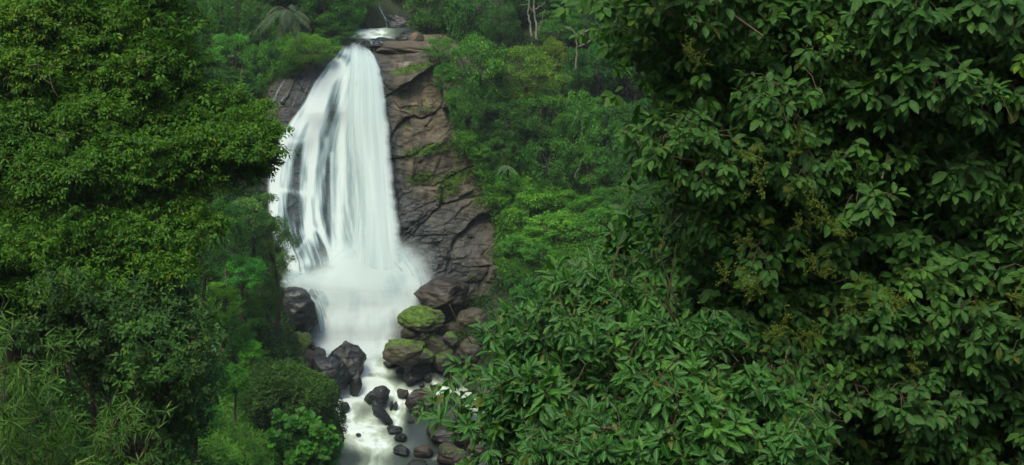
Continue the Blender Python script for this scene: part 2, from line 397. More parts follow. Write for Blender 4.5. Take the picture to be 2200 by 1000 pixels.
BV = BVHTree.FromPolygons([tuple(v) for v in TV.tolist()], [tuple(f) for f in TF.tolist()])
def hit(px, py):
    d = P(px, py, 1.0); d = Vector(d.tolist()).normalized()
    h = BV.ray_cast(Vector((0, 0, 0)), d, 5000); hc = BVC.ray_cast(Vector((0, 0, 0)), d, 5000)
    if hc[0] is not None and (h[0] is None or hc[3] < h[3]): h = hc
    return np.array(h[0]) if h[0] is not None else P(px, py, 120)

# ------------------------------------------------------------------ cliff
def yc_base(x, z):
    y = np.interp(z, [-33, -28, -26, -22, -18, -15, -12, -9, -6.5, -5, -4.2, -3.2], [80, 82.6, 84.0, 85.6, 87.0, 88.3, 89.3, 90.2, 91.4, 92.8, 95.0, 99.5])
    y = y + 1.0 * np.exp(-((x + 13) / 3.0) ** 2) * sm(-24, -10, z)            # slight gully behind the water
    y = y - 0.9 * np.exp(-((x + 5.0) / 3.0) ** 2) * sm(-10, -22, z)
    y = y + 1.3 * np.maximum(0, x + 1.5) + 1.0 * np.maximum(0, -20 - x)
    # rock domes under the thin veil
    for (px, py, rx, rz, a) in [(690, 560, 1.3, 2.2, 1.2), (610, 490, 1.4, 1.6, .9), (640, 400, 1.0, 3.0, .8), (655, 235, 1.6, 1.8, .9), (700, 450, .8, 2.5, .6), (635, 300, 1.2, 1.2, .6), (715, 235, 1.0, 1.6, .6)]:
        c = P(px, py, 88)
        y = y - a * np.exp(-((x - c[0]) / rx) ** 2 - ((z - c[2]) / rz) ** 2)
    return y
def facet(x, z, size, seed, amp, tilt):
    """planar slabs: every cell of an irregular mosaic is its own tilted plane"""
    gx, gz = x / size, z / size; ix, iz = np.floor(gx), np.floor(gz)
    b1 = np.full(np.shape(x), 9.0); b2 = b1.copy(); off = np.zeros(np.shape(x))
    for i in (-1, 0, 1):
        for j in (-1, 0, 1):
            cx, cz = ix + i, iz + j; o = cx * 0
            dx = gx - (cx + .1 + .8 * _h(cx, cz, o, seed)); dz = gz - (cz + .1 + .8 * _h(cx, cz, o + 1, seed)); d = np.hypot(dx, dz)
            val = amp * (_h(cx, cz, o + 2, seed) - .5) + tilt * size * ((_h(cx, cz, o + 3, seed) - .5) * dx + (_h(cx, cz, o + 4, seed) - .5) * dz)
            k = d < b1; b2 = np.where(k, b1, np.minimum(b2, d)); off = np.where(k, val, off); b1 = np.where(k, d, b1)
    return off, b2 - b1
def yc(x, z):
    y = yc_base(x, z)
    wx = x + .7 * fbm(x * .3, z * .3, 3.1, 4, 3); wz = z + .6 * fbm(x * .33, z * .33, 7.7, 4, 9)
    ca, sa = math.cos(R(24)), math.sin(R(24)); a = (wx * ca + wz * sa) * .42; b = -wx * sa + wz * ca
    mid = 0.20 + 0.80 * sm(-10.6, -8.6, x) + 0.5 * sm(-19.8, -21, x)
    o1, e1 = facet(a, b, 2.6, 5, 1.5, .9); o2, e2 = facet(a * 1.3, b, 1.15, 8, .26, .45); o3, _ = facet(a * 1.2, b * 1.4, .42, 11, .04, .2)
    y = y + mid * (o1 + o2 + o3 + .25 * sm(.07, 0, e1) + .05 * sm(.06, 0, e2)) - .5 * mid * fbm(a * .3, b * .25, 0.5, 2, 21)
    y = y + 0.07 * fbm(x * 1.3, z * 1.9, 0.0, 5, 31, .55) * (0.5 + mid)
    zt = np.interp(x, [-23, -20.5, -17.2, -14.6, -12.6, -7, -4, 2], [-9, -7.6, -5.6, -4.4, -3.9, -4.2, -6.2, -9])
    return y + 2.6 * np.maximum(0, z - zt)
def build_cliff():
    xs = np.linspace(-23.5, 2.8, 460); zs = np.linspace(-31, -3.2, 500)
    X, Z = np.meshgrid(xs, zs, indexing='ij'); Y = yc(X, Z)
    cap = np.where((X > -16.5) & (X < -8.8), -4.0 + .12 * fbm(X * .9, 0, 0, 3, 6), -3.2); over = np.maximum(0, Z - cap); Z = Z - over * .96; Y = Y + over * 5
    # plunge into the hillside at both margins
    rx_ = np.interp(Z, [-31, -25, -20, -14, -10, -6, -3], [-1.0, -.8, -.5, -2.4, -3.6, -5.2, -7.0])
    _wx = X + .7 * fbm(X * .3, Z * .3, 3.1, 4, 3); _wz = Z + .6 * fbm(X * .33, Z * .33, 7.7, 4, 9); _c, _s = math.cos(R(24)), math.sin(R(24)); _a = (_wx * _c + _wz * _s) * .42; _b = -_wx * _s + _wz * _c
    slab = .5 + .6 * facet(_a, _b, 2.6, 5, 1.0, 0)[0] + .5 * facet(_a * 1.3, _b, 1.15, 8, 1.0, 0)[0]
    edge = sm(-21.5, -23.5, X) + sm(rx_, rx_ + 2.2, X + .5 * fbm(Z * .5, X * .3, 0, 3, 2))
    Y = Y + 4.0 * edge
    PX, PY = unP(X, Y, Z)
    lft = np.interp(PY, [90, 180, 300, 400, 560, 640, 740], [720, 655, 600, 575, 600, 610, 660])
    rgt = np.interp(PY, [90, 180, 300, 560, 600, 740], [790, 825, 838, 865, 905, 880])
    dd = np.maximum(PX - rgt, lft - PX)
    lowwet = 0.8 * np.exp(-((PX - 960) / 90) ** 2) * sm(380, 470, PY) * sm(690, 600, PY)
    wet = np.clip(1 - dd / (26 + 60 * sm(300, 560, PY)), 0, 1) ** .7 + lowwet + 0.55 * sm(690, 640, PX)
    wet = np.clip(wet, 0, 1)
    moss = np.zeros_like(X)
    for (px, py, rx, ry, a, sl) in [(880, 150, 60, 12, .8, -.25), (900, 235, 50, 8, .6, 0), (870, 200, 35, 6, .5, -.3), (930, 322, 75, 12, 1, -.2), (905, 385, 45, 14, .9, -.1), (975, 385, 45, 20, 1.05, -.45),
                                    (960, 420, 35, 10, .9, -.5), (985, 490, 10, 12, 1, 0), (900, 470, 40, 10, .45, .1), (1015, 600, 30, 26, .6, 0), (1060, 470, 16, 14, .8, 0), (1005, 570, 20, 20, .5, 0),
                                    (1035, 420, 14, 30, .6, 0), (870, 270, 22, 8, .5, 0), (905, 560, 12, 60, .3, 0), (930, 620, 50, 14, .5, 0), (1000, 650, 30, 20, .7, 0)]:
        dx = PX - px; dy = PY - (py + sl * dx)
        moss = np.maximum(moss, a * np.exp(-(dx / rx) ** 2 - (dy / ry) ** 2))
    moss = np.clip(moss * 1.2, 0, 1.15) * np.clip(1.2 - wet, 0.35, 1)
    V = np.stack([X, Y, Z], -1).reshape(-1, 3); Fc = grid_faces(*X.shape)[:, ::-1]
    me = mesh('cliff', V, Fc, M_rock, {'wet': wet.ravel(), 'moss': moss.ravel(), 'slab': slab.ravel()})
    o = link('cliff', me); tag(o, 'tall brown and slate grey rock face beside the waterfall', kind='structure')
    return V, Fc, moss.ravel()
CV, CF, CM = build_cliff()
BVC = BVHTree.FromPolygons([tuple(v) for v in CV[:, :].tolist()], [tuple(f) for f in CF.tolist()])

# ------------------------------------------------------------------ falling water
def poly(py, pts): return np.interp(py, [p[0] for p in pts], [p[1] for p in pts])
def dist_line(PX, PY, line):
    best = np.full(PX.shape, 1e9); tpar = np.zeros(PX.shape); acc = 0; side = np.zeros(PX.shape)
    for (a, b) in zip(line[:-1], line[1:]):
        ax, ay = a[:2]; bx, by = b[:2]; L2 = (bx - ax) ** 2 + (by - ay) ** 2; L = math.sqrt(L2)
        t = np.clip(((PX - ax) * (bx - ax) + (PY - ay) * (by - ay)) / L2, 0, 1)
        dx = PX - ax - t * (bx - ax); dy = PY - ay - t * (by - ay); d = np.hypot(dx, dy)
        sd = np.sign((bx - ax) * (PY - ay) - (by - ay) * (PX - ax))
        k = d < best; best = np.where(k, d, best); tpar = np.where(k, acc + t * L, tpar); side = np.where(k, sd, side); acc += L
    return best, tpar, side
def sheet(name, parent, left, right, y0, y1, ydepth, covf, nu=260, nv=420, u0=0.0, u1=1.0):
    """water sheet hung between two edge curves; ydepth(x,z)->y in metres"""
    U, PY = np.meshgrid(np.linspace(u0, u1, nu), np.linspace(y0, y1, nv), indexing='ij')
    PX = poly(PY, left) + (poly(PY, right) - poly(PY, left)) * U
    Y = np.full(PX.shape, 88.0)
    for _ in range(4):
        p = P(PX, PY, Y); Y = ydepth(p[..., 0], p[..., 2], U, PX, PY)
    p = P(PX, PY, Y)
    cov, foam = covf(U, PX, PY)
    me = mesh(name, p.reshape(-1, 3), grid_faces(nu, nv), M_fall, {'cov': np.clip(cov, 0, 1).ravel(), 'foam': np.clip(foam, 0, 1).ravel()})
    return link(name, me, parent)
WL = [(95, 738), (120, 722), (140, 700), (180, 672), (220, 652), (260, 622), (300, 596), (350, 580), (400, 573), (450, 574), (500, 580), (560, 608), (600, 612), (660, 640)]
WR = [(95, 785), (120, 806), (150, 818), (180, 824), (220, 829), (260, 833), (300, 838), (350, 842), (400, 846), (450, 851), (500, 858), (560, 868), (600, 880), (660, 880)]
fall = tag(bpy.data.objects.new('waterfall', None), 'tall white silky waterfall plunging over the dark rock face', 'waterfall', kind='structure')
COL.objects.link(fall)
def y_veil(x, z, U, PX, PY):
    return yc_base(x, z) - 0.62
BR = [([(745, 112), (705, 170), (655, 240), (618, 290), (592, 350), (583, 440), (588, 500)], 11, .55),
      ([(720, 130), (690, 200), (650, 270), (622, 340), (608, 420), (606, 480)], 7, .4),
      ([(725, 150), (700, 180), (682, 260), (670, 340), (664, 450), (660, 560)], 12, .55),
      ([(700, 185), (668, 260), (655, 330), (650, 420), (652, 500)], 7, .35),
      ([(740, 150), (738, 250), (735, 350), (728, 450), (725, 560)], 12, .45),
      ([(700, 300), (688, 400), (684, 470), (690, 500)], 6, .35),
      ([(712, 330), (713, 450), (716, 560)], 4, .3),
      ([(600, 300), (640, 305), (660, 300)], 6, .2),
      ([(600, 408), (650, 415), (668, 412)], 5, .3), ([(640, 540), (672, 490), (690, 500), (705, 540), (712, 570)], 5, .35),
      ([(575, 345), (580, 430), (590, 560)], 8, .5), ([(620, 520), (628, 580)], 8, .4)]
DK = [(716, 236, 12, 36, .6), (637, 352, 15, 55, .75), (628, 440, 14, 36, .5), (652, 450, 8, 50, .35), (700, 372, 11, 75, .55), (703, 460, 12, 50, .5), (688, 545, 15, 38, .75), (640, 520, 22, 18, .45), (618, 480, 12, 30, .45),
      (705, 578, 40, 6, .6), (735, 120, 18, 16, .6), (700, 160, 14, 18, .4), (690, 300, 6, 26, .25), (712, 300, 7, 26, .25), (600, 460, 10, 20, .3), (650, 240, 10, 30, .3), (598, 500, 14, 34, .45), (642, 485, 9, 40, .4), (676, 470, 5, 40, .3), (612, 545, 20, 14, .4), (655, 545, 14, 16, .35), (672, 400, 3, 60, .2), (745, 300, 5, 60, .2)]
def cov_veil(U, PX, PY):
    base = 0.74 + 0 * U
    for ln, wd, a in BR:
        d, _, _ = dist_line(PX, PY, ln); base = base + a * np.exp(-(d / wd) ** 2)
    for px, py, rx, ry, a in DK:
        base = base - .95 * a * np.exp(-((PX - px + 3 * np.sin(PY * .03)) / rx) ** 2 - ((PY - py) / ry) ** 2)
    v = PY / 100.
    st = 0.26 * vn(U * 22, v * .8, 0, 1) + 0.20 * vn(U * 48 + .3 * v, v * 1.4, 0, 2) + 0.12 * vn(U * 100, v * 2.2, 0, 3) + .10 * vn(U * 50, v * 6, 0, 4)
    lo = sm(300, 420, PY) * sm(720, 690, PX); st = st * (1 + .7 * lo) + lo * .16 * vn(U * 150, v * 3.5, 0, 6)
    c = base + st * (0.62 + .2 * lo)
    e = sm(0, 0.035, U) * sm(1, .96, U) * sm(95, 118, PY) * sm(640, 575, PY)
    return np.clip(c, 0.12, 1) * e, np.clip(.42 + c * .48, 0, 1)
sheet('veil', fall, WL, WR, 96, 640, y_veil, cov_veil, 420, 520)
ML = [(92, 748), (120, 742), (160, 738), (200, 732), (260, 728), (320, 730), (400, 738), (480, 742), (560, 728), (600, 716), (640, 700)]
MR = [(92, 782), (112, 800), (140, 816), (180, 826), (240, 834), (300, 842), (400, 851), (480, 860), (560, 874), (600, 884), (640, 890)]
def y_main(off):
    def f(x, z, U, PX, PY):
        b = yc_base(x, z) - 0.6 - off - 1.3 * np.sin(np.clip(U, 0, 1) * math.pi) ** .7
        return np.interp(z, [-26, -20, -5], [0, -0.3, 0]) + b
    return f
def cov_main(amt, sd):
    def f(U, PX, PY):
        v = PY / 100.
        st = .5 * vn(U * 9, v * .5, 0, sd) + .3 * vn(U * 24, v * 1.0, 0, sd + 1) + .22 * vn(U * 60, v * 1.6, 0, sd + 2)
        rg = .035 * vn(0, PY / 22, 0, sd + 6) + .02 * vn(0, PY / 7, 0, sd + 7)
        e = sm(0.0, 0.42, U + .10 * st) * sm(1.0, .82, U + .04 * st + rg)
        # soft spray where the water leaps over the lip
        e = e * sm(94, 134, PY + 14 * vn(U * 7, 0, 0, 8)) * sm(640, 570, PY)
        fo = .93 + .13 * st - .15 * np.exp(-((PX - 752) / 9) ** 2)
        return np.clip(amt * e * (1 + .25 * st), 0, 1), fo
    return f
sheet('main_column', fall, ML, MR, 92, 640, y_main(0.2), cov_main(.95, 40), 260, 380)
sheet('outer_column', fall, [(a, b + 14) for a, b in ML], MR, 94, 640, y_main(0.9), cov_main(.6, 60), 220, 300)
# spreading apron of foam at the foot
AL = [(540, 735), (570, 705), (590, 668), (615, 645), (640, 650), (670, 668), (700, 672), (725, 655), (750, 645), (790, 690)]
AR = [(540, 862), (565, 884), (590, 902), (620, 908), (650, 898), (690, 880), (720, 868), (750, 848), (790, 820)]
def y_apron(off, bulge):
    def f(x, z, U, PX, PY):
        t = sm(540, 640, PY)
        s = np.sin(np.clip(U, 0, 1) * math.pi)
        q = sum(np.interp(PY + k, [500, 560, 600, 640, 690, 720, 740, 757, 781, 800], [86, 85.1, 84.5, 83.9, 83.3, 82.9, 82.5, 81.8, 79.7, 78]) for k in (-24, -16, -8, 0, 8, 16, 24)) / 7
        return q - off * sm(765, 690, PY) - bulge * s * sm(530, 620, PY) * sm(795, 690, PY)
    return f
SPL = [(790, 598, 82, 66, 1), (770, 655, 92, 58, 1), (842, 606, 58, 58, .95), (872, 632, 36, 48, .9), (760, 712, 78, 44, 1), (716, 738, 52, 22, .95), (800, 742, 46, 30, .95), (700, 622, 40, 34, .75), (655, 606, 38, 20, .6),
       (735, 585, 34, 26, .7), (772, 765, 26, 22, .8), (690, 690, 26, 30, .5), (740, 560, 20, 20, .4), (830, 560, 40, 30, .8)]
def cov_apron(amt, sd, grow=1.0, soft=1.5):
    def f(U, PX, PY):
        ang = np.arctan2(PX - 790, PY - 470); rr = np.hypot(PX - 790, PY - 470) / 100
        st = .5 * fbm(PX / 30, PY / 26, 0, 4, sd); ray = .5 * vn(ang * 22, rr * 1.5, 0, sd + 1) + .4 * vn(ang * 50, rr * 2.2, 0, sd + 3)
        o = 1.0
        for k, (cx, cyy, rx, ry, a) in enumerate(SPL):
            dx = (PX - cx) / (rx * grow); dy = (PY - cyy) / (ry * grow); r = np.hypot(dx, dy) * (1 + .10 * vn(np.arctan2(dy, dx) * 3, k, 0, sd) + .14 * st + .07 * ray)
            o = o * (1 - a * np.exp(-r ** (2 * soft)))
        u_ = sm(0, .06, U) * sm(1, .94, U) * sm(500, 540, PY) * sm(790, 765, PY)
        fo = 1.02 + .16 * st + .12 * ray * sm(2.4, 1.2, rr) - .16 * np.exp(-((PX - 848) / 22) ** 2 - ((PY - 612) / 34) ** 2) - .09 * np.exp(-((PX - 768) / 22) ** 2 - ((PY - 640) / 36) ** 2) - .07 * np.exp(-((PX - 805) / 60) ** 2 - ((PY - 688) / 12) ** 2) + .05 * (vn(PX / 8, PY / 70, 0, sd) + .6 * vn(PX / 3.5, PY / 50, 0, sd + 2)) * sm(600, 680, PY) + .1 * np.exp(-((PX - 780) / 70) ** 2 - ((PY - 585) / 18) ** 2)
        return np.clip(amt * 1.15 * (1 - o) * u_, 0, amt), fo
    return f
AL = [(500, 585), (795, 585)]; AR = [(500, 945), (795, 945)]
sheet('foam_apron', fall, AL, AR, 505, 795, y_apron(0.4, 1.0), cov_apron(.97, 70), 320, 260)
sheet('foam_spray', fall, AL, AR, 505, 795, y_apron(1.1, 1.2), lambda U, PX, PY: (lambda r: (r[0] * sm(670, 600, PY), r[1]))(cov_apron(.5, 90, 1.06, 1.0)(U, PX, PY)), 240, 200)
# thin arcs thrown out on the flank of the apron and strands on the lower rocks
def strand(name, line, wd, depth_off, strength, seed, nv=90):
    line = np.array(line, float); t = np.linspace(0, 1, nv)
    tt = np.linspace(0, 1, len(line)); cx = np.interp(t, tt, line[:, 0]); cyy = np.interp(t, tt, line[:, 1])
    k = np.ones(9) / 9; cx[4:-4] = np.convolve(cx, k, 'valid'); cyy[4:-4] = np.convolve(cyy, k, 'valid')
    tan = nrm(np.stack([np.gradient(cx), np.gradient(cyy)], -1)); nu = 14
    u = np.linspace(-1, 1, nu)
    wdv = wd * (0.7 + .5 * vn(t * 6, seed, 0, seed))
    PX = cx[:, None] - tan[:, 1:2] * u[None] * wdv[:, None]; PY = cyy[:, None] + tan[:, 0:1] * u[None] * wdv[:, None]
    D = depth_off(PX, PY)
    p = P(PX, PY, D)
    st = .5 * vn(u[None] * 3 + seed, t[:, None] * 8, 0, seed) + .3 * vn(u[None] * 8, t[:, None] * 14, 0, seed + 1)
    cov = .8 * strength * (1 - u[None] ** 2) ** 1.6 * (1 + 1.2 * st) * (sm(0, .08, t) * sm(1, .88, t))[:, None]
    me = mesh(name, p.reshape(-1, 3), grid_faces(nv, nu), M_fall, {'cov': np.clip(cov, 0, 1).ravel(), 'foam': np.clip(.62 + .3 * st, 0, 1).ravel()})
    return link(name, me, fall)
fl = lambda PX, PY: np.interp(PY, [520, 560, 650, 760], [84.0, 83.4, 82.4, 81.2])
for i, (ln, wd, s_) in enumerate([([(850, 535), (872, 545), (892, 575), (904, 610), (906, 640), (896, 668)], 2.4, .8), ([(850, 545), (868, 556), (884, 585), (893, 615), (895, 650)], 2.2, .7),
                                  ([(858, 540), (885, 556), (900, 588), (908, 625)], 1.5, .6), ([(845, 560), (862, 580), (872, 610), (874, 640)], 3, .5), ([(862, 532), (890, 548), (906, 585), (912, 625), (905, 655)], 1.2, .5),
                                  ([(606, 600), (625, 612), (650, 622), (672, 640), (686, 670), (690, 705), (684, 720)], 9, .95), ([(618, 592), (645, 598), (672, 618), (690, 650), (702, 690)], 8, .85),
                                  ([(610, 612), (640, 626), (662, 640), (676, 662), (680, 700), (678, 722)], 5, .8), ([(640, 590), (668, 600), (690, 625), (705, 660)], 9, .7),
                                  ([(612, 585), (640, 588), (668, 592), (690, 600)], 7, .7), ([(680, 650), (692, 680), (696, 712)], 6, .7)]):
    strand('water_strand', ln, wd, fl, s_, 100 + i)
# trickles over the wet slab on the far side of the veil, and the small upper cascades
def offrock(PX, PY):
    Y = np.full(np.shape(PX), 90.0)
    for _ in range(4):
        p = P(PX, PY, Y); Y = yc(p[..., 0], p[..., 2]) - 0.12
    return Y
for i, (ln, wd, s_) in enumerate([([(618, 165), (600, 190), (588, 215), (584, 240)], 2.4, .55), ([(640, 165), (622, 195), (600, 222)], 1.6, .5), ([(655, 165), (640, 200), (625, 235)], 1.6, .4), ([(668, 168), (655, 200), (640, 230)], 1.4, .4),
                                  ([(596, 190), (592, 215), (588, 238)], 1.4, .5), ([(1027, 470), (1030, 500), (1026, 530)], 1.0, .1)][:5]):
    strand('water_strand', ln, wd, offrock, s_, 140 + i)
# ------------------------------------------------------------------ stream in the gorge
ROCKS = []   # filled below; used for the foam round the boulders
def stream_z(x, y):
    z = bed(y) + 0.02
    px, py = unP(x, y, z)
    for (cx, cyy, rx, ry, a) in [(800, 822, 60, 9, .35), (770, 868, 50, 9, .3), (790, 935, 60, 12, .4), (700, 915, 40, 9, .4), (770, 780, 50, 16, .2), (730, 880, 30, 16, .25), (840, 960, 30, 12, .15)]:
        z = z + a * np.exp(-((px - cx) / rx) ** 2 - ((py - cyy) / ry) ** 2)
    return z + 0.05 * fbm(x * .9, y * .7, 0, 3, 77)
FOAM = [([(760, 730), (780, 790), (800, 815)], 70, 1.0), ([(745, 760), (700, 745)], 26, .8), ([(785, 780), (770, 830), (745, 870), (740, 915)], 30, .95), ([(740, 790), (735, 830), (735, 880)], 16, .8),
        ([(790, 800), (850, 845), (900, 850), (945, 845)], 13, .95), ([(800, 830), (790, 850), (770, 845)], 26, .8), ([(735, 880), (760, 920), (810, 930)], 34, 1.0), ([(700, 930), (740, 922), (790, 945), (850, 925)], 18, 1.0),
        ([(790, 940), (810, 970), (800, 1010)], 40, .75), ([(860, 860), (850, 890), (845, 920)], 22, .9), ([(840, 920), (900, 945), (880, 960)], 18, .35), ([(700, 905), (690, 925)], 14, .8),
        ([(930, 770), (935, 800), (950, 815)], 6, .9), ([(880, 800), (900, 805)], 7, .7), ([(945, 845), (920, 790), (905, 770)], 6, .8), ([(940, 830), (1000, 850), (1080, 880), (1130, 890)], 15, .9), ([(1000, 870), (1100, 900), (1180, 925)], 14, .9),
        ([(1000, 830), (1060, 850)], 12, .7), ([(990, 940), (1040, 965), (1075, 990)], 7, .8), ([(1040, 940), (1020, 955)], 6, .8), ([(1100, 940), (1200, 960), (1300, 965), (1430, 975), (1500, 980)], 15, .9), ([(1380, 960), (1500, 990)], 14, .9),
        ([(720, 800), (700, 850), (745, 850)], 10, .6), ([(955, 975), (930, 985)], 5, .5)]
def build_stream():
    xs = np.linspace(-19, 30, 700); ys = np.linspace(60, 84.6, 420)
    X, Y = np.meshgrid(xs, ys, indexing='ij'); Z = stream_z(X, Y); PX, PY = unP(X, Y, Z)
    wob = 7 * fbm(X * .8, Y * .8, 0, 3, 12)
    f = np.zeros_like(X)
    for k, (ln, wd, a) in enumerate(FOAM):
        d, tp, sd = dist_line(PX + wob, PY + wob * .5, ln)
        s = d * sd / wd
        stk = 1 + .26 * vn(s * 3.2, tp / 70, k, 3) + .26 * vn(s * 8, tp / 70, k, 4) + .2 * vn(s * 20, tp / 60, k, 5)
        f = f + .70 * a * np.exp(-(d / wd) ** 2 * 1.0) * stk * (1 - np.clip(f, 0, 1) * .8)
    f = np.maximum(f, .98 * np.exp(-((PX - 765) / 80) ** 4 - (np.maximum(0, PY - 745) / 28) ** 2)); f = f + 0.15 * sm(900, 860, PX) + .06 + 0.08 * vn(X * .5, Y * .8, 0, 8) + .45 * sm(790, 740, PY) * sm(900, 860, PX)
    f = f * (.94 + .2 * fbm(PX / 42, PY / 20, 0, 3, 19)) + 0.05 * vn(X * 5, Y * 1.2, 0, 9)
    for (qx, qy, qw) in [(812, 832, 30), (766, 800, 22), (742, 822, 40), (905, 842, 26), (838, 905, 18), (748, 890, 12), (690, 915, 14), (880, 832, 18)]:
        f = f + .16 * np.exp(-((np.hypot(PX - qx, (PY - qy) * 1.8) - qw) / 6) ** 2)
    for (qx, qy, rx, ry, am) in [(720, 842, 14, 12, .25), (800, 806, 26, 8, .35), (790, 850, 12, 8, .2), (780, 885, 14, 16, .2), (830, 930, 26, 10, .3), (700, 905, 22, 10, .3), (880, 880, 22, 18, .3), (850, 812, 24, 8, .3), (762, 838, 10, 14, .25), (735, 905, 22, 7, .3), (838, 952, 40, 12, .25), (905, 905, 40, 30, .35)]:
        f = f - am * np.exp(-((PX - qx) / rx) ** 2 - ((PY - qy) / ry) ** 2)
    pool = np.exp(-((PX - 720) / 60) ** 2 - ((PY - 985) / 32) ** 2) * .5 + np.exp(-((PX - 950) / 80) ** 2 - ((PY - 930) / 35) ** 2) * .35 + np.exp(-((PX - 795) / 22) ** 2 - ((PY - 806) / 7) ** 2) * .5
    f = np.clip(f - pool, 0, 1)
    V = np.stack([X, Y, Z], -1).reshape(-1, 3)
    me = mesh('stream_water', V, grid_faces(*X.shape), M_stream, {'foam': f.ravel()})
    tag(link('stream_water', me), 'milky green stream foaming between dark boulders', kind='structure')
build_stream()

# ------------------------------------------------------------------ boulders
def ico(sub):
    import bmesh
    bm = bmesh.new(); bmesh.ops.create_icosphere(bm, subdivisions=sub, radius=1.0)
    v = np.array([x.co[:] for x in bm.verts]); f = np.array([[q.index for q in fc.verts] for fc in bm.faces]); bm.free(); return v, f
IV5, IF5 = ico(5); IV4, IF4 = ico(4)
def boulder_mesh(seed, moss, wet, ang=1.0, fine=True):
    rng = np.random.default_rng(seed); v, f = (IV5, IF5) if fine else (IV4, IF4); v = v.copy()
    v = v * (1 + .16 * fbm(v[:, 0] * 1.1 + seed, v[:, 1] * 1.1, v[:, 2] * 1.1, 3, seed)[:, None])
    for k in range(17):
        n = nrm(rng.normal(size=3)); d = rng.uniform(.6, .9); e = v @ n - d
        v = v - np.where(e > 0, e * .82 * ang, 0)[:, None] * n
    n0 = nrm(v)
    v = v + n0 * (.075 * fbm(v[:, 0] * 3 + seed, v[:, 1] * 3, v[:, 2] * 5, 5, seed + 3, .55))[:, None]
    v = v / np.abs(v).max(0)
    mo = np.clip(moss * (0.30 + .6 * sm(-.4, .7, v[:, 2]) + .7 * fbm(v[:, 0] * 1.6, v[:, 1] * 1.6, v[:, 2] * 1.6 + seed, 4, seed + 9, .6)), 0, 1.15) if moss > 0 else np.zeros(len(v))
    we = np.clip(wet + .5 * sm(-.1, -.6, v[:, 2]), 0, 1)
    return mesh('boulder', v, f, M_bould, {'moss': mo, 'wet': we})
def hit_stream(px, py):
    Y = 76.0
    for _ in range(30):
        p = P(px, py, Y); zs = float(stream_z(p[0], p[1])); Y = 0.5 * Y + 0.5 * Y * (zs / p[2])
    return Y
def rock(px, py, w_, h_, label, moss=0., wet=.8, tint=(1, 1, 1), rot=0., Y=None, group=None, seed=None, ang=1.0, name='boulder', dep=.9):
    """px,py: centre; w_,h_ size in photo pixels; sits in the stream bed unless Y is given"""
    if Y is None: Y = hit_stream(px, py + h_ * .42) - 0.0
    c = P(px, py, Y); s = 1.1 * Y / F; tint = tuple(.78 * q for q in tint)
    me = boulder_mesh(seed if seed is not None else int(px * 7 + py), moss, wet, ang, w_ > 40)
    o = link(name, me, None, c, (*tint, 1))
    o.scale = (w_ * s * .5, w_ * s * .5 * dep, h_ * s * .54); o.rotation_euler = (0, R(rot), 0)
    return tag(o, label, 'boulder', group)
BRN = (1.1, 1.0, .8); GRY = (1, 1, 1)
rock(742, 778, 86, 84, 'big dark grey boulder with a flat top splitting the torrent below the plunge pool', .15, .85, seed=11, rot=12)
rock(712, 802, 70, 84, 'dark grey boulder leaning on the upstream left of the flat-topped one', 0, .9, seed=12, rot=-25, Y=76.6)
rock(766, 826, 26, 56, 'upright dark stone standing just below the flat-topped boulder', 0, 1, seed=13, rot=14)
rock(686, 766, 34, 36, 'small grey boulder wedged beside the brown slab left of the torrent', 0, .8, seed=14, Y=79.4)
rock(636, 666, 92, 104, 'large dark wet boulder under the thin left strands of the fall', .1, 1, seed=15, Y=81.2, ang=.9)
rock(596, 690, 60, 90, 'dark rock behind the leaves left of the large wet boulder', .15, .8, seed=16, Y=82.5)
rock(578, 728, 56, 52, 'bright green mossy boulder at the foot of the left bank', 1.1, .2, BRN, seed=17, Y=79.6)
rock(650, 740, 54, 44, 'brown boulder with moss patches left of the pool', .75, .2, BRN, seed=18, Y=79.2, rot=15)
rock(630, 765, 110, 46, 'long brown slab sloping down to the torrent on the left bank', .05, .25, (1.0, .88, .75), seed=19, Y=78.3, rot=22)
rock(612, 718, 44, 60, 'reddish brown rock between the mossy boulders on the left bank', .1, .1, (1.35, .95, .75), seed=20, Y=80.4, rot=30)
rock(600, 760, 46, 40, 'dark mossy stone under the bright green boulder', .7, .5, seed=21, Y=78.8)
rock(672, 632, 24, 20, 'small dark rock poking through the left strands of the fall', 0, 1, seed=22, Y=82.9)
rock(909, 688, 106, 68, 'large moss-topped boulder at the right edge of the plunge pool', 1.15, .3, (1.1, 1, .8), seed=23, Y=79.6, ang=.9)
rock(866, 754, 92, 60, 'brown boulder with yellow-green moss below the moss-topped one', .72, .3, BRN, seed=24, Y=78.0)
rock(882, 716, 42, 26, 'small brown stone wedged between the two big mossy boulders', .35, .4, (.9, .8, .65), seed=25, Y=78.9)
rock(958, 632, 130, 70, 'big dark slab resting on the boulders right of the fall', .25, .5, (.9, .8, .7), seed=26, Y=82.4, rot=-8)
rock(1015, 690, 66, 56, 'grey brown rock right of the moss-topped boulder', .5, .2, (.95, .9, .8), seed=27, Y=80.6)
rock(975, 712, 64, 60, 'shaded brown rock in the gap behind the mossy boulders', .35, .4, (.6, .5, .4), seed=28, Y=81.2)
rock(945, 745, 60, 56, 'mossy rounded rock right of the brown mossy boulder', .8, .4, (.8, .75, .6), seed=29, Y=79)
rock(968, 728, 34, 30, 'small mossy stone lodged between the right bank boulders', .9, .3, seed=30, Y=78.6)
rock(915, 765, 40, 32, 'small green stone beside the right trickle', .95, .4, seed=31, Y=77.9)
rock(955, 775, 52, 46, 'brown stone under the right bank boulders', .55, .5, (.85, .75, .6), seed=32, Y=78.2)
rock(1010, 755, 70, 60, 'brown rock half hidden by the near leaves on the right bank', .4, .4, (.8, .7, .6), seed=33, Y=79)
rock(900, 790, 56, 38, 'flat brown rock at the edge of the right trickles', .1, .7, (.9, .8, .7), seed=34)
rock(840, 780, 36, 20, 'low brown stone at the foot of the brown mossy boulder', .2, .7, (.8, .7, .6), seed=35)
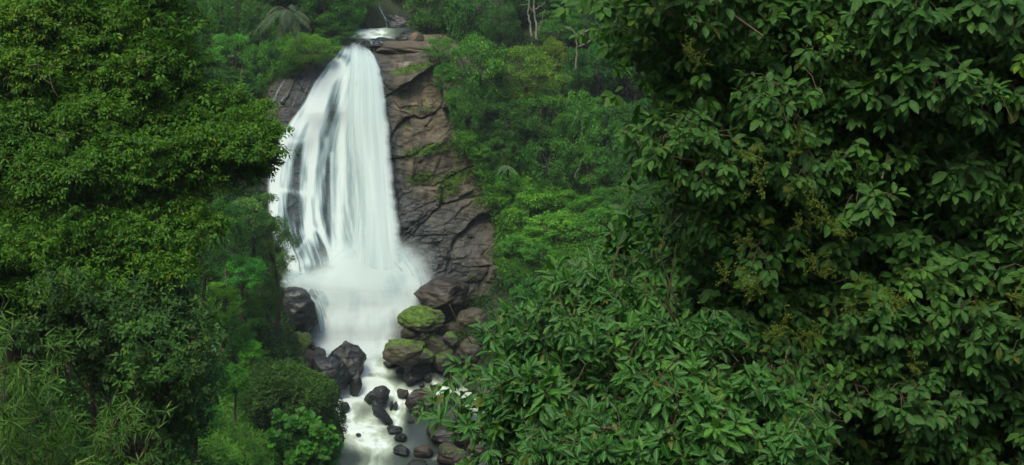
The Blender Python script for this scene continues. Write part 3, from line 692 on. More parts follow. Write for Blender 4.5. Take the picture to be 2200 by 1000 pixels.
rock(884, 810, 46, 30, 'low dark stone between the main torrent and the right trickles', 0, .9, seed=36)
rock(860, 797, 20, 15, 'tiny dark stone upstream of the low dark stone', 0, .9, seed=37)
rock(919, 812, 22, 18, 'small dark stone in the right trickles', 0, .9, seed=38)
rock(813, 851, 50, 50, 'dark rounded boulder in midstream with foam curling over it', 0, 1, seed=39)
rock(795, 856, 26, 26, 'dark rock touching the upstream side of the midstream boulder', 0, 1, seed=40)
rock(819, 888, 26, 60, 'long dark stone pointing downstream from the midstream boulder', .05, 1, seed=41, rot=-38)
rock(865, 845, 26, 25, 'round brown stone right of the midstream boulder', 0, .5, (.9, .7, .6), seed=42)
rock(840, 873, 9, 23, 'thin dark stone, left of the two small ones below the round brown stone', 0, 1, seed=43, rot=8)
rock(850, 873, 12, 19, 'squat dark stone, right of the two small ones below the round brown stone', 0, 1, seed=44)
rock(900, 862, 66, 50, 'brown wet boulder half under the near leafy tips', .3, .7, (.9, .75, .65), seed=45)
rock(905, 872, 50, 50, 'mossy boulder just behind the near leafy tips', 1, .4, (.8, .8, .6), seed=46, Y=75.6)
rock(742, 875, 22, 24, 'dark stone at the left edge of the stream by the vine-covered bush', 0, 1, seed=47)
rock(847, 922, 34, 12, 'low sunken dark stone in the foam below the long dark stone', 0, 1, seed=48)
rock(862, 940, 30, 16, 'flat grey stone just breaking the calm pool surface', 0, 1, (.8, 1, 1), seed=49)
rock(862, 967, 36, 20, 'submerged grey stone beside the pale torrent', 0, 1, (.8, 1, 1.05), seed=50)
rock(909, 970, 42, 22, 'flat brown stone alone in the calm pool', 0, .6, (1, .8, .7), seed=51, rot=-6)
rock(970, 978, 66, 44, 'brown boulder with a moss streak at the bottom edge of the pool', .45, .6, (1, .75, .65), seed=52)
rock(1025, 965, 42, 40, 'reddish brown stone below the hanging leafy branch', .2, .6, (1.2, .8, .6), seed=53)
rock(1000, 996, 50, 24, 'yellow-green mossy rock at the very bottom of the photo', 1.15, .2, seed=54)
rock(900, 998, 50, 14, 'dark flat stone cut by the bottom edge of the photo', 0, .9, seed=55)
rock(970, 925, 110, 46, 'dark wet rock under the hanging leafy branch', .1, .8, (.8, .7, .65), seed=56)
rock(1060, 925, 60, 40, 'brown rock seen through the hanging leaves', .1, .6, (.9, .75, .65), seed=57)
rock(1045, 845, 50, 36, 'brown stone between white rapids behind the near leaves', .1, .6, (.9, .7, .6), seed=58)
rock(1120, 870, 60, 36, 'dark stone in the rapids behind the near leaves', .1, .6, (.9, .7, .6), seed=59)
rock(1150, 960, 70, 40, 'dark rock glimpsed through gaps low in the near shrub', .1, .6, (.9, .7, .6), seed=60)
rock(785, 757, 20, 11, 'small stone awash at the outlet of the plunge pool', 0, 1, seed=61)
rock(812, 762, 10, 8, 'tiny stone awash beside the brown mossy boulder', 0, 1, seed=62)
for i, (x, y, a, b) in enumerate([(935, 834, 20, 14), (925, 852, 14, 10), (955, 868, 26, 18), (985, 818, 26, 18), (724, 838, 14, 12), (770, 934, 12, 6), (882, 905, 14, 8), (1000, 885, 30, 18), (960, 902, 26, 14), (932, 795, 18, 14), (905, 828, 14, 9), (1050, 885, 26, 16), (876, 862, 12, 10), (940, 950, 16, 8)]):
    rock(x, y, a, b, 'one of the small dark wet stones scattered in the shallow rapids', 0, .9, (.9, .85, .8), seed=200 + i, group='small stones in the rapids')
# upper river above the lip
def build_upper():
    p = []
    pts = [(730, 85, 101), (800, 85, 103), (850, 84, 104), (838, 66, 108), (770, 62, 108), (700, 60, 108)]
    X, Yv = np.meshgrid(np.linspace(-16.5, -8.8, 80), np.linspace(97.5, 107, 70), indexing='ij')
    Z = np.interp(Yv, [97.5, 99.5, 101, 104.0, 108], [-4.2, -3.9, -3.6, -2.95, -2.55]) + .04 * fbm(X * 1.2, Yv, 0, 3, 4)
    PX, PY = unP(X, Yv, Z)
    f = 1.1 * np.exp(-((PX - 798) / 46) ** 4) * (.8 + .3 * fbm(PX / 9, PY / 5, 0, 2, 5)) * sm(88, 80, PY) + .12
    V = np.stack([X, Yv, Z], -1).reshape(-1, 3)
    tag(link('river_water', mesh('river_water', V, grid_faces(*X.shape), M_stream, {'foam': np.clip(f, 0, 1).ravel()})), 'bright strip of river above the lip of the fall', kind='structure')
build_upper()
rock(822, 98, 100, 30, 'dark wet rock bar just above the lip with two thin trickles', 0, 1, (.8, .8, .8), seed=70, Y=97.0)
rock(778, 103, 50, 34, 'dark wet rock beside the lip left of the trickles', 0, 1, (.8, .8, .8), seed=71, Y=97.6)
rock(880, 80, 60, 24, 'flat dark rock shelf at the right of the upper river', .1, .9, (.8, .75, .7), seed=72, Y=101)
rock(895, 84, 34, 26, 'brown block on the right bank of the upper river', 0, .1, (1.3, 1.1, .95), seed=73, Y=99.5)
rock(818, 52, 46, 34, 'dark stepped rock left of the uppermost trickle', .1, 1, (.8, .8, .85), seed=174, Y=108.2)
rock(858, 54, 66, 40, 'dark rock wall right of the uppermost trickle', 0, 1, (.8, .8, .85), seed=175, Y=107.8, ang=.8)
rock(840, 30, 50, 36, 'dark rock behind the uppermost trickle', 0, 1, (.8, .8, .85), seed=177, Y=109.5)
rock(868, 16, 64, 46, 'reddish brown rock at the top of the river beside the trickle', .1, .1, (1.2, .9, .8), seed=75, Y=110)
rock(870, 108, 140, 34, 'broad tan rock shoulder right of the lip', .15, .1, (1.25, 1.1, .95), seed=76, Y=96.4, rot=4, ang=.8)
up = empty('upper_cascade', P(835, 40, 107), 'thin high trickle of water feeding the river above the fall', 'cascade')
def strand2(ln, wd, D, s_, sd):
    o = strand('water_strand', ln, wd, lambda a, b: np.full(np.shape(a), D), s_, sd); o.parent = up; o.location = -np.array(up.location)
strand2([(812, 8), (818, 22), (826, 36), (830, 50), (832, 64)], 3.0, 105.2, .5, 160)
strand2([(826, 36), (836, 48), (842, 62)], 1.6, 105.1, .3, 161)
strand2([(796, 88), (801, 98), (805, 112)], 3.2, 95.4, .85, 162)
strand2([(790, 86), (806, 90), (812, 92)], 1.6, 95.4, .7, 163)
strand2([(816, 88), (822, 95), (826, 104), (832, 107)], 2.2, 95.4, .95, 164)
strand2([(808, 98), (811, 108)], 1.5, 95.4, .6, 165)

# ------------------------------------------------------------------ forest trees: prototypes of unit crown radius
def crown_mesh(seed, style, per=40, n1=22, n2=11, mat=None, L=.066, W=.5, kind='far'):
    rng = np.random.default_rng(seed); mat = mat or M_far
    if style == 'round':
        d1 = fib(n1, rng, -.75); c1 = d1 * rng.uniform(.55, .78, (n1, 1)) + np.array([0, 0, .05]); r1 = rng.uniform(.26, .40, n1); fl = .8
    elif style == 'pads':
        d1 = fib(n1, rng, -.8); c1 = d1 * rng.uniform(.45, .85, (n1, 1)); r1 = rng.uniform(.28, .42, n1); fl = .42
    elif style == 'tall':
        d1 = fib(n1, rng, -.95); c1 = d1 * rng.uniform(.4, .7, (n1, 1)) * np.array([.85, .85, 1.25]); r1 = rng.uniform(.22, .36, n1); fl = .9
    else:  # draped with climbers
        d1 = fib(n1, rng, -.95); c1 = d1 * np.array([.8, .8, .95]) * rng.uniform(.7, .9, (n1, 1)); r1 = rng.uniform(.2, .3, n1); fl = 1.7
    i1 = np.repeat(np.arange(n1), n2)
    d2 = rdir(rng, n1 * n2, .35 if style != 'drape' else -.1); d2 = nrm(d2 + d1[i1] * .5)
    c2 = c1[i1] + d2 * (r1[i1] * rng.uniform(.5, 1.0, n1 * n2))[:, None] * np.array([1, 1, fl])
    r2 = rng.uniform(.08, .15, n1 * n2)
    cr = np.clip(.5 * rng.uniform(-.1, 1.1, n1)[i1] + .5 * rng.uniform(0, 1, n1 * n2), 0, 1)
    v, f, a = clump_leaves(rng, c2, r2, .7 if style != 'drape' else 1.5, per, kind, L, W, .35 if style != 'drape' else .8, d1[i1] * .6, clumprnd=cr)
    v[:, 2] += 2.0
    cm = mesh('crown', v, f, mat, {'lf': a}, smooth=False)
    parts = [tube(curve((0, 0, -.6), (0.05, 0, 1.9), .04, rng, 9), np.linspace(.085, .04, 9), 8, seed, .3)]
    for k in range(0, n1, 2):
        st = np.array([0, 0, rng.uniform(1.2, 1.9)]); e = c1[k] * .95 + np.array([0, 0, 2.0])
        parts.append(tube(curve(st, e, .07, rng, 6), np.linspace(.03, .008, 6), 5))
    tv, tf = merge(parts)
    tm = mesh('trunk', tv, tf, M_bark)
    return cm, tm
PROTO = {'round': [crown_mesh(1, 'round'), crown_mesh(2, 'round', L=.052, per=48)], 'pads': [crown_mesh(3, 'pads'), crown_mesh(4, 'pads', n1=30, L=.055)],
         'tall': [crown_mesh(5, 'tall'), crown_mesh(6, 'tall')], 'drape': [crown_mesh(7, 'drape', n1=34), crown_mesh(8, 'drape', n1=30)],
         'feather': [crown_mesh(9, 'pads', L=.075, W=.26, per=46, n1=26)], 'bush': [crown_mesh(10, 'round', L=.13, W=.34, per=20), crown_mesh(11, 'round', L=.12, W=.3, per=24)]}
_rt = np.random.default_rng(99)
FG = 'rainforest trees crowding the slopes'
def tree(style, px, py, w_, h_, tint=(1, 1, 1), label=None, Y=None, pale=False, cat='tree', name='forest_tree', v=None, group=None, dY=0.0):
    if Y is None:
        g = hit(px, py + .1 * h_); Y = g[1] - .62 * w_ * g[1] / F + dY
    c = P(px, py, Y); s = Y / F; rx = w_ * s * .5; rz = h_ * s * .5
    pr = PROTO[style]; cm, tm = pr[(v if v is not None else int(px + py)) % len(pr)]
    lab = label or 'dense green tree with no single mark, one of many on the forested slopes'
    o = empty(name, c - np.array([0, 0, 2 * rz]), lab, cat, group if label else FG)
    if not label: o['group'] = FG
    j = _rt.uniform(.85, 1.15) * (1.15 if label else .88)
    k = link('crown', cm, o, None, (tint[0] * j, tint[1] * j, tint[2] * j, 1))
    t_ = link('trunk', tm, o)
    o.scale = (rx, rx * .9, rz); o.rotation_euler = (0, 0, _rt.uniform(0, 6.28))
    return o
G1 = (1, 1, 1); BR_ = (1.35, 1.25, .9); BL = (.75, .95, 1.25); DKG = (.6, .7, .8); YL = (1.9, 1.35, .9); OL = (1.7, 1.15, 1.1)
# right slope, top to bottom
for a in [('tall', 915, 25, 110, 120, (1.0, .95, .9), 'dark leafy tree overhanging the right bank of the upper river'),
          ('tall', 1005, 25, 130, 170, (.75, .9, 1.1), 'tall bluish green tree above the rounded bright one'),
          ('round', 1028, 150, 135, 150, (1.15, 1.2, .95), 'rounded bright green tree just right of the tan rock shoulder'),
          ('feather', 1130, 165, 165, 150, (1.9, 1.3, 1.1), 'feathery yellow-green tree right of the rounded bright one'),
          ('round', 1190, 130, 70, 100, (2.3, 1.3, 1.1), 'small olive brown tree behind the feathery one'),
          ('pads', 1205, 60, 110, 90, (1.0, 1.1, 1.0), 'tree with flat layered crowns and a few yellow leaves high on the right slope'),
          ('round', 1262, 60, 120, 110, (.7, .85, 1.0), None), ('tall', 1345, 40, 140, 130, (.55, .7, .8), None), ('round', 1075, 60, 90, 100, (.6, .75, .9), None),
          ('round', 945, 110, 80, 60, (.9, 1.05, .9), 'low leafy tree on the edge of the tan rock shoulder'), ('tall', 1120, -10, 130, 120, (.7, .9, 1.0), None), ('pads', 1210, -20, 130, 110, (.7, .9, 1.0), None),
          ('round', 1290, 150, 120, 110, (.75, 1.0, 1.2), 'bluish tree behind the bare branches on the right slope'), ('tall', 1240, 165, 90, 130, (.75, 1.0, 1.1), None), ('round', 1370, 140, 150, 150, (.6, .8, .9), None),
          ('drape', 1005, 235, 90, 110, (.75, .85, .8), 'dark climber-hung tree at the edge of the cliff halfway down'), ('round', 1085, 270, 130, 120, (.65, .8, .8), None),
          ('round', 1165, 260, 150, 130, (.95, 1.05, .9), 'broad mid-green tree at the centre of the right slope'), ('drape', 1240, 280, 130, 140, (1.0, 1.1, .95), 'climber-smothered tree right of the broad mid-green one'),
          ('pads', 1300, 260, 130, 110, (1.0, 1.2, 1.1), None), ('round', 1370, 280, 140, 130, (.8, 1, 1), None), ('round', 1440, 230, 140, 150, (.6, .8, .8), None),
          ('drape', 1180, 345, 140, 110, (.85, 1.0, .85), None), ('round', 1265, 365, 120, 110, (1.05, 1.15, .9), 'light green tree above the fern slope'), ('drape', 1340, 360, 130, 140, (.75, .95, .95), None),
          ('round', 1420, 350, 140, 140, (.6, .8, .9), None), ('drape', 1390, 440, 130, 110, (.65, .85, .9), None), ('round', 1480, 430, 130, 140, (.6, .75, .8), None),
          ('pads', 1320, 440, 110, 90, (.8, 1.0, .9), None), ('round', 1085, 330, 110, 80, (.8, .95, .8), None), ('drape', 1060, 200, 100, 90, (.6, .75, .75), None),
          ('round', 960, 30, 80, 110, (.7, .85, .9), None), ('tall', 1440, 60, 160, 200, (.5, .65, .75), None), ('tall', 1540, 60, 180, 240, (.5, .65, .75), None), ('round', 1560, 300, 200, 240, (.5, .65, .75), None),
          ('tall', 1680, 100, 220, 260, (.45, .6, .7), None), ('round', 1700, 350, 240, 260, (.45, .6, .7), None), ('tall', 1880, 100, 240, 280, (.45, .6, .7), None), ('round', 1900, 380, 260, 280, (.45, .6, .7), None),
          ('tall', 2090, 100, 260, 280, (.45, .6, .7), None), ('round', 2100, 400, 260, 280, (.45, .6, .7), None), ('round', 1600, 560, 200, 200, (.45, .6, .7), None), ('round', 1800, 620, 240, 220, (.45, .6, .7), None), ('round', 2020, 660, 260, 240, (.45, .6, .7), None)]:
    tree(a[0], *a[1:6], a[6])
# shrubs of the right slope (bright green band above the near shrub)
for a in [('bush', 1090, 395, 80, 60, (1.1, 1.3, .9), 'bright shrub at the top of the fern slope beside the cliff'), ('bush', 1150, 430, 100, 70, (1.5, 1.45, 1.0), 'light green shrub high on the fern slope'),
          ('bush', 1215, 440, 90, 70, (1.4, 1.4, 1.0), None), ('bush', 1110, 470, 80, 70, (1.6, 1.5, 1.0), 'yellow-green shrub hanging over the cliff edge'), ('bush', 1180, 490, 100, 70, (1.5, 1.45, 1.1), None), ('bush', 1250, 500, 90, 70, (1.2, 1.3, 1.0), None),
          ('bush', 1130, 405, 80, 60, (1.7, 1.6, 1.0), None), ('bush', 1190, 410, 80, 60, (1.8, 1.6, 1.0), None), ('bush', 1075, 435, 60, 60, (1.4, 1.5, .9), None), ('bush', 1215, 485, 90, 70, (1.9, 1.65, 1.1), None), ('bush', 1150, 515, 80, 60, (1.7, 1.6, 1.1), None), ('bush', 1285, 430, 80, 60, (1.3, 1.4, 1.0), None), ('bush', 1105, 530, 70, 60, (1.0, 1.2, 1.1), 'bluish green shrub low on the cliff edge'), ('bush', 1160, 545, 90, 60, (1.1, 1.3, 1.0), None), ('bush', 1075, 300, 70, 50, (1.0, 1.2, .9), None), ('bush', 1030, 330, 60, 40, (1.3, 1.3, .9), None),
          ('bush', 1055, 360, 60, 50, (1.2, 1.3, .9), None), ('bush', 1300, 470, 90, 70, (1.0, 1.2, 1.0), None), ('bush', 1000, 300, 60, 40, (1.2, 1.2, .9), None), ('bush', 955, 165, 50, 60, (.9, 1.1, .9), None), ('bush', 975, 215, 40, 50, (.9, 1.0, .8), None),
          ('bush', 1100, 600, 60, 60, (.7, .9, .8), None), ('bush', 1150, 640, 120, 90, (.6, .8, .8), None), ('bush', 1090, 680, 60, 60, (.7, .9, .8), None), ('bush', 1100, 740, 90, 60, (.6, .8, .7), None)]:
    o = tree(a[0], *a[1:6], a[6] or 'light green shrub with no single mark on the right-hand fern slope', name='shrub', cat='shrub', group='shrubs on the fern slope right of the cliff')
# left slope beyond the near tree
for a in [('drape', 455, 60, 90, 190, (.75, .9, .8), 'climber-curtained tree at the far left of the upper wall'), ('drape', 520, 30, 90, 120, (.8, .95, .8), 'dark tree hung with creepers left of the palm'),
          ('round', 560, 60, 90, 110, (.9, 1.0, .85), None), ('round', 500, 115, 110, 90, (1.0, 1.3, 1.15), 'bright blue-green tree in the middle of the upper left wall'), ('drape', 565, 150, 90, 110, (.9, 1.1, .95), 'creeper-hung tree above the wet slab'),
          ('drape', 500, 185, 120, 80, (.8, 1.0, .95), None), ('round', 440, 180, 90, 90, (.6, .75, .75), None), ('feather', 668, 112, 125, 84, (1.7, 1.35, 1.1), 'low feathery bush leaning over the left side of the lip'), ('drape', 598, 125, 90, 90, (.9, 1.1, .9), None), ('round', 548, 195, 90, 60, (.75, .95, .85), None), ('bush', 622, 148, 70, 40, (.9, 1.1, .8), None), ('bush', 705, 100, 60, 36, (.9, 1.1, .8), None),
          ('round', 640, 92, 80, 50, (1.3, 1.4, .9), 'small yellow-green bush below the palm'), ('round', 700, 22, 130, 110, (.75, .95, .75), 'dense dark tree left of the upper river'), ('drape', 748, 15, 90, 90, (.9, 1.1, .75), 'bushy tree hanging over the bright river strip'),
          ('round', 722, 74, 96, 60, (.8, 1, .8), None), ('round', 790, -5, 80, 60, (1.0, 1.1, .8), None), ('round', 640, -20, 110, 80, (.45, .55, .6), None), ('tall', 590, -30, 110, 100, (.5, .6, .6), None), ('tall', 420, -20, 110, 130, (.6, .7, .7), None), ('tall', 860, -45, 90, 100, (.6, .8, .7), None),
          ('round', 700, -60, 140, 120, (.5, .7, .6), None), ('round', 380, 120, 130, 200, (.5, .65, .65), None), ('round', 430, 270, 120, 120, (.6, .75, .7), None), ('round', 310, 60, 150, 240, (.45, .6, .6), None), ('round', 200, 60, 160, 240, (.45, .6, .6), None), ('round', 80, 60, 180, 240, (.45, .6, .6), None), ('round', 490, 350, 90, 90, (.55, .7, .65), None)]:
    tree(a[0], *a[1:6], a[6])
# middle distance on the left bank
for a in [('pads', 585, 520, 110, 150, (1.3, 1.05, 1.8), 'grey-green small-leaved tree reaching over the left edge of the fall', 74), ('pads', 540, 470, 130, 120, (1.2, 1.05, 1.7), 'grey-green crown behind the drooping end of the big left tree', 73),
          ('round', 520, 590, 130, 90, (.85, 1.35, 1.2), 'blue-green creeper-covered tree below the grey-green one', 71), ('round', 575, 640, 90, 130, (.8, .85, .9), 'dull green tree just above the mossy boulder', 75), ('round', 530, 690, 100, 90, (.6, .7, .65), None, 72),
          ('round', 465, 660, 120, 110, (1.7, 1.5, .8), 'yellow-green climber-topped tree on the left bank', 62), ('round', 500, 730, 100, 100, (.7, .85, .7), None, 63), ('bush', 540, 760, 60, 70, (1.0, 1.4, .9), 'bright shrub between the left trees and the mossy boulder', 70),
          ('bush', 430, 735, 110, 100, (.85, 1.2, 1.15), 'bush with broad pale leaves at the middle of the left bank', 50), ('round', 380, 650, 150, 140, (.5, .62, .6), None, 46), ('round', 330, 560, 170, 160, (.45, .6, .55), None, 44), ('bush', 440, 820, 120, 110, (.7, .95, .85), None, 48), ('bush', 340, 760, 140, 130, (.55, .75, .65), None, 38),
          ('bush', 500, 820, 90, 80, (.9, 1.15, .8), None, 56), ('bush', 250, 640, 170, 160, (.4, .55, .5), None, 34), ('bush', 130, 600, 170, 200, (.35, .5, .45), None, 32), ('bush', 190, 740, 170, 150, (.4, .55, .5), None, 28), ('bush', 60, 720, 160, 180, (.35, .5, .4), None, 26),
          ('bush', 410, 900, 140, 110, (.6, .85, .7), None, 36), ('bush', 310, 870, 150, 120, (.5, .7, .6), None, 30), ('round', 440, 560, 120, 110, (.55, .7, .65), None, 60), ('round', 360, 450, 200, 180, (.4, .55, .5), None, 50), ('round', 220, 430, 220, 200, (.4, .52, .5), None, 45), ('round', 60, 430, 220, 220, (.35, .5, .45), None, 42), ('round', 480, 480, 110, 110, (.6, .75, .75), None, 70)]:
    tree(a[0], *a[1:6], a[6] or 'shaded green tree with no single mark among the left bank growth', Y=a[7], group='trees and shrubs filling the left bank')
# ------------------------------------------------------------------ undergrowth carpet
def scatter(name, pts, nor, per, rad, L, W, mat, label, kind='far', seed=3, tintv=None, droop=.25):
    rng = np.random.default_rng(seed); n = len(pts)
    C = pts + nor * rad * .3
    v, f, a = clump_leaves(rng, C, np.full(n, rad) * rng.uniform(.6, 1.3, n), .8, per, kind, L, W, droop, nor, up=.3, clumprnd=tintv)
    return v, f, a
def carpet():
    rng = np.random.default_rng(5); P_, N_, T_ = [], [], []
    cols = []
    for i in range(15000):
        px = rng.uniform(380, 1560); py = rng.uniform(-30, 780)
        d = Vector(P(px, py, 1.0).tolist()).normalized(); h = BV.ray_cast(Vector((0, 0, 0)), d, 400)
        if h[0] is None or h[0].y < 60: continue
        hc = BVC.ray_cast(Vector((0, 0, 0)), d, 400)
        if hc[0] is not None and hc[3] < h[3] + .5: continue
        if 735 < px < 900 and py < 110: continue
        if h[0].y < 84 and xl(h[0].y) < h[0].x < xr(h[0].y) + .5: continue
        P_.append(h[0][:]); N_.append((h[1] * (1 if h[1].z > 0 else -1))[:])
    return np.array(P_), np.array(N_)
cP, cN = carpet()
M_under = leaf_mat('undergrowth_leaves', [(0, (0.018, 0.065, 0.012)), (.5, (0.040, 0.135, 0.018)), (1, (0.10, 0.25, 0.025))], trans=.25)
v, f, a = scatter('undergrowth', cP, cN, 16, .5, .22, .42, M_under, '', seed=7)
tag(link('undergrowth', mesh('undergrowth', v, f, M_under, {'lf': a}, smooth=False), None, None, (.42, .5, .46, 1)), 'mixed low green undergrowth carpeting the gorge slopes', 'undergrowth', kind='stuff')  # dark tint paints in the deep shade between the tree crowns
def creepers():
    rng = np.random.default_rng(77); Q = []; N_ = []
    pg = [(985, 290), (1060, 300), (1130, 360), (1290, 370), (1320, 470), (1270, 560), (1120, 600), (1075, 580), (1068, 480), (1030, 380)]
    px, py = [p[0] for p in pg], [p[1] for p in pg]
    while len(Q) < 2600:
        x = rng.uniform(min(px), max(px)); y = rng.uniform(min(py), max(py)); c = False; j = len(pg) - 1
        for i in range(len(pg)):
            if (pg[i][1] > y) != (pg[j][1] > y) and x < (pg[j][0] - pg[i][0]) * (y - pg[i][1]) / (pg[j][1] - pg[i][1]) + pg[i][0]: c = not c
            j = i
        if not c: continue
        h = hit(x, y); Q.append(h + np.array([0, -1.0 - .9 * (.5 + .5 * float(vn(x / 40, y / 30, 0, 4))), .3]) + rng.normal(size=3) * .15)
    Q = np.array(Q); n = np.tile(np.array([0, -.7, .7]), (len(Q), 1))
    v, f, a = clump_leaves(rng, Q, np.full(len(Q), .36), .8, 22, 'far', .22, .28, .25, n, up=.5, clumprnd=np.clip(rng.normal(.6, .2, len(Q)), 0, 1))
    tag(link('creeper_patch', mesh('creeper_patch', v, f, M_under, {'lf': a}, smooth=False), None, None, (1.25, 1.3, .8, 1)), 'bright yellow-green tangle of creepers on the slope right of the cliff', 'creepers', kind='stuff')
creepers()
# small plants on the ledges of the cliff
def ledge_plants():
    rng = np.random.default_rng(15)
    k = np.where((CM > .45) & (rng.uniform(0, 1, len(CM)) < CM * .07))[0]
    # fringe where the cliff meets the forest on the right
    X, Z = CV[:, 0], CV[:, 2]; PX, PY = unP(CV[:, 0], CV[:, 1], CV[:, 2])
    edge = np.interp(PY, [90, 150, 240, 300, 340, 420, 480, 540, 600, 700], [935, 950, 985, 985, 1010, 1040, 1062, 1072, 1072, 1050])
    le = np.interp(PY, [120, 180, 240, 300, 700], [690, 600, 560, 500, 500])
    k2 = np.where(((PX > edge - 16 + 24 * fbm(PY * .05, 0, 0, 3, 3)) & (rng.uniform(0, 1, len(PX)) < .07)) | ((PY < 235) & (PX < le) & (rng.uniform(0, 1, len(PX)) < .03)))[0]
    C = np.concatenate([CV[k], CV[k2]]); n = np.tile(np.array([0, -.75, .65]), (len(C), 1))
    tr = np.concatenate([rng.uniform(.5, 1, len(k)), rng.uniform(.2, .9, len(k2))])
    v, f, a = clump_leaves(rng, C + n * .12, np.concatenate([np.full(len(k), .13), np.full(len(k2), .4)]), .8, 12, 'far', .15, .4, .3, n, clumprnd=tr)
    M = leaf_mat('ledge_leaves', [(0, (0.02, 0.06, 0.012)), (.5, (0.05, 0.13, 0.015)), (1, (0.13, 0.22, 0.02))], trans=.25)
    tag(link('cliff_vegetation', mesh('cliff_vegetation', v, f, M, {'lf': a}, smooth=False)), 'bright green low plants growing along the ledges of the cliff', 'ledge plants', kind='stuff')
ledge_plants()

# ------------------------------------------------------------------ bare pale branches high on the right slope
def bare(label, lines, base, name='bare_tree'):
    rng = np.random.default_rng(4)
    o = empty(name, base, label, 'tree'); parts = []
    for ln, r0, r1 in lines:
        p = np.array([P(x, y, Y) for x, y, Y in ln]); t = np.linspace(0, len(p) - 1, 4 * len(p))
        q = np.stack([np.interp(t, np.arange(len(p)), p[:, k]) for k in range(3)], -1); q = q + rng.normal(size=q.shape) * .035
        parts.append(tube(q, np.linspace(r0, r1, len(q)), 6))
    v_, f_ = merge(parts)
    link('trunk', mesh('trunk', v_ - np.array(base), f_, M_bark_pale), o); return o
bt = bare('slender tree with three pale bare stems high on the right slope', [([(1142, 80, 97), (1138, 50, 97), (1134, 25, 97), (1138, -5, 97)], .11, .06), ([(1151, 85, 97), (1152, 50, 97), (1147, 20, 97), (1148, -5, 97)], .12, .05), ([(1152, 68, 97), (1160, 58, 97), (1165, 38, 97), (1170, 20, 97)], .07, .03),
      ([(1150, 35, 97), (1135, 10, 97), (1115, 12, 97)], .04, .02), ([(1148, 22, 97), (1160, 14, 97), (1172, 4, 97)], .05, .02), ([(1152, 95, 97), (1150, 120, 97.5), (1148, 200, 99)], .11, .14)], P(1148, 210, 99))
bare('forked tree with bare pale limbs left of the near branch tips', [([(1237, 150, 95), (1238, 115, 95), (1240, 75, 95)], .07, .05), ([(1240, 76, 95), (1228, 64, 95), (1216, 58, 95)], .06, .03), ([(1240, 78, 95), (1256, 70, 95), (1275, 60, 95)], .06, .03), ([(1240, 102, 95), (1265, 90, 95), (1290, 78, 95)], .07, .03)], P(1237, 160, 95.5))
bare('short pale forked stems at the foot of the right slope trees', [([(1200, 375, 88), (1205, 350, 88), (1215, 335, 88)], .05, .03), ([(1235, 380, 88), (1245, 355, 88), (1250, 345, 88)], .05, .02)], P(1210, 385, 88.5))

# ------------------------------------------------------------------ palm above the wet slab
def frond(base, tipdir, length, rng, W=.5):
    t = np.linspace(0, 1, 16)[:, None]; d = nrm(np.array(tipdir, float))
    spine = np.array(base) + d * length * t + np.array([0, 0, -1.0]) * length * .85 * t ** 2
    sv, sf = tube(spine, np.linspace(.03, .008, 16), 5)
    tan = nrm(np.gradient(spine, axis=0)); side = nrm(np.cross(tan, [0, 0, 1.0]))
    n = 46; tt = np.linspace(.08, .99, n); pos = np.stack([np.interp(tt, t[:, 0], spine[:, k]) for k in range(3)], -1)
    ta = np.stack([np.interp(tt, t[:, 0], tan[:, k]) for k in range(3)], -1); sd = np.stack([np.interp(tt, t[:, 0], side[:, k]) for k in range(3)], -1)
    dirs = []; pp = []
    for s_ in (-1, 1):
        dirs.append(sd * s_ * .8 + ta * .6 + np.array([0, 0, -.55]) + rng.normal(size=(n, 3)) * .06); pp.append(pos)
    dd = np.concatenate(dirs); pp = np.concatenate(pp); LL = np.concatenate([length * .30 * np.sin(np.clip(tt * 2.6 + .3, 0, math.pi)) + .05] * 2)
    v_, f_, a_ = leaves('mid', pp, dd, np.tile([0, -.3, 1.0], (len(pp), 1)), LL, .055, rng.uniform(.2, .8, len(pp)), rng.uniform(0, .9, len(pp)))
    return (sv, sf), (v_, f_, a_)
M_palm = leaf_mat('palm_leaves', [(0, (0.035, 0.085, 0.035)), (1, (0.08, 0.14, 0.06))], trans=.2)
def palm(px, py, Y, label, sc_=1.0, cat='palm', fr=None, seed=2, tint=(1, 1, 1)):
    rng = np.random.default_rng(seed); c = P(px, py, Y); base = c + np.array([0, 2.6, -1.6]) * sc_
    o = empty('palm_tree', base, label, cat)
    tv, tf = tube(curve(base - c, (0, 0, 0), .03, rng, 8), np.linspace(.16, .11, 8) * sc_, 8, 1, .2)
    t_ = link('trunk', mesh('trunk', tv + c - base, tf, M_bark), o)
    for k, (dx, dy, dz, L) in enumerate(fr):
        (sv, sf), (v_, f_, a_) = frond((0, 0, 0), (dx, dy, dz), L * sc_, rng)
        fo = link('frond', mesh('frond', v_ + c - base, f_, M_palm, {'lf': a_}), o, None, (*tint, 1))
        link('midrib', mesh('midrib', sv + c - base, sf, M_twig), fo)
palm(617, 24, 89.5, 'large palm with arching feathery fronds above the wet slab', 1.2, fr=[(-.9, -.3, .25, 2.3), (-.5, -.7, .3, 2.6), (.1, -.8, .35, 2.4), (.75, -.5, .3, 2.2), (.9, -.1, .5, 1.8), (-.7, 0, .7, 2.0), (.4, -.3, .9, 1.8), (.5, -.85, 0, 2.3), (-.1, -.9, -.1, 2.0)], tint=(.7, .75, .7))
palm(1090, 358, 86, 'low palm with one broad bright frond on the slope right of the cliff', .62, fr=[(.9, -.4, .15, 1.6), (-.8, -.4, .2, 1.7), (-.3, -.8, .3, 1.5), (.4, -.8, .5, 1.5), (-.9, .1, .5, 1.4)], seed=6, tint=(.8, 1.2, .7))

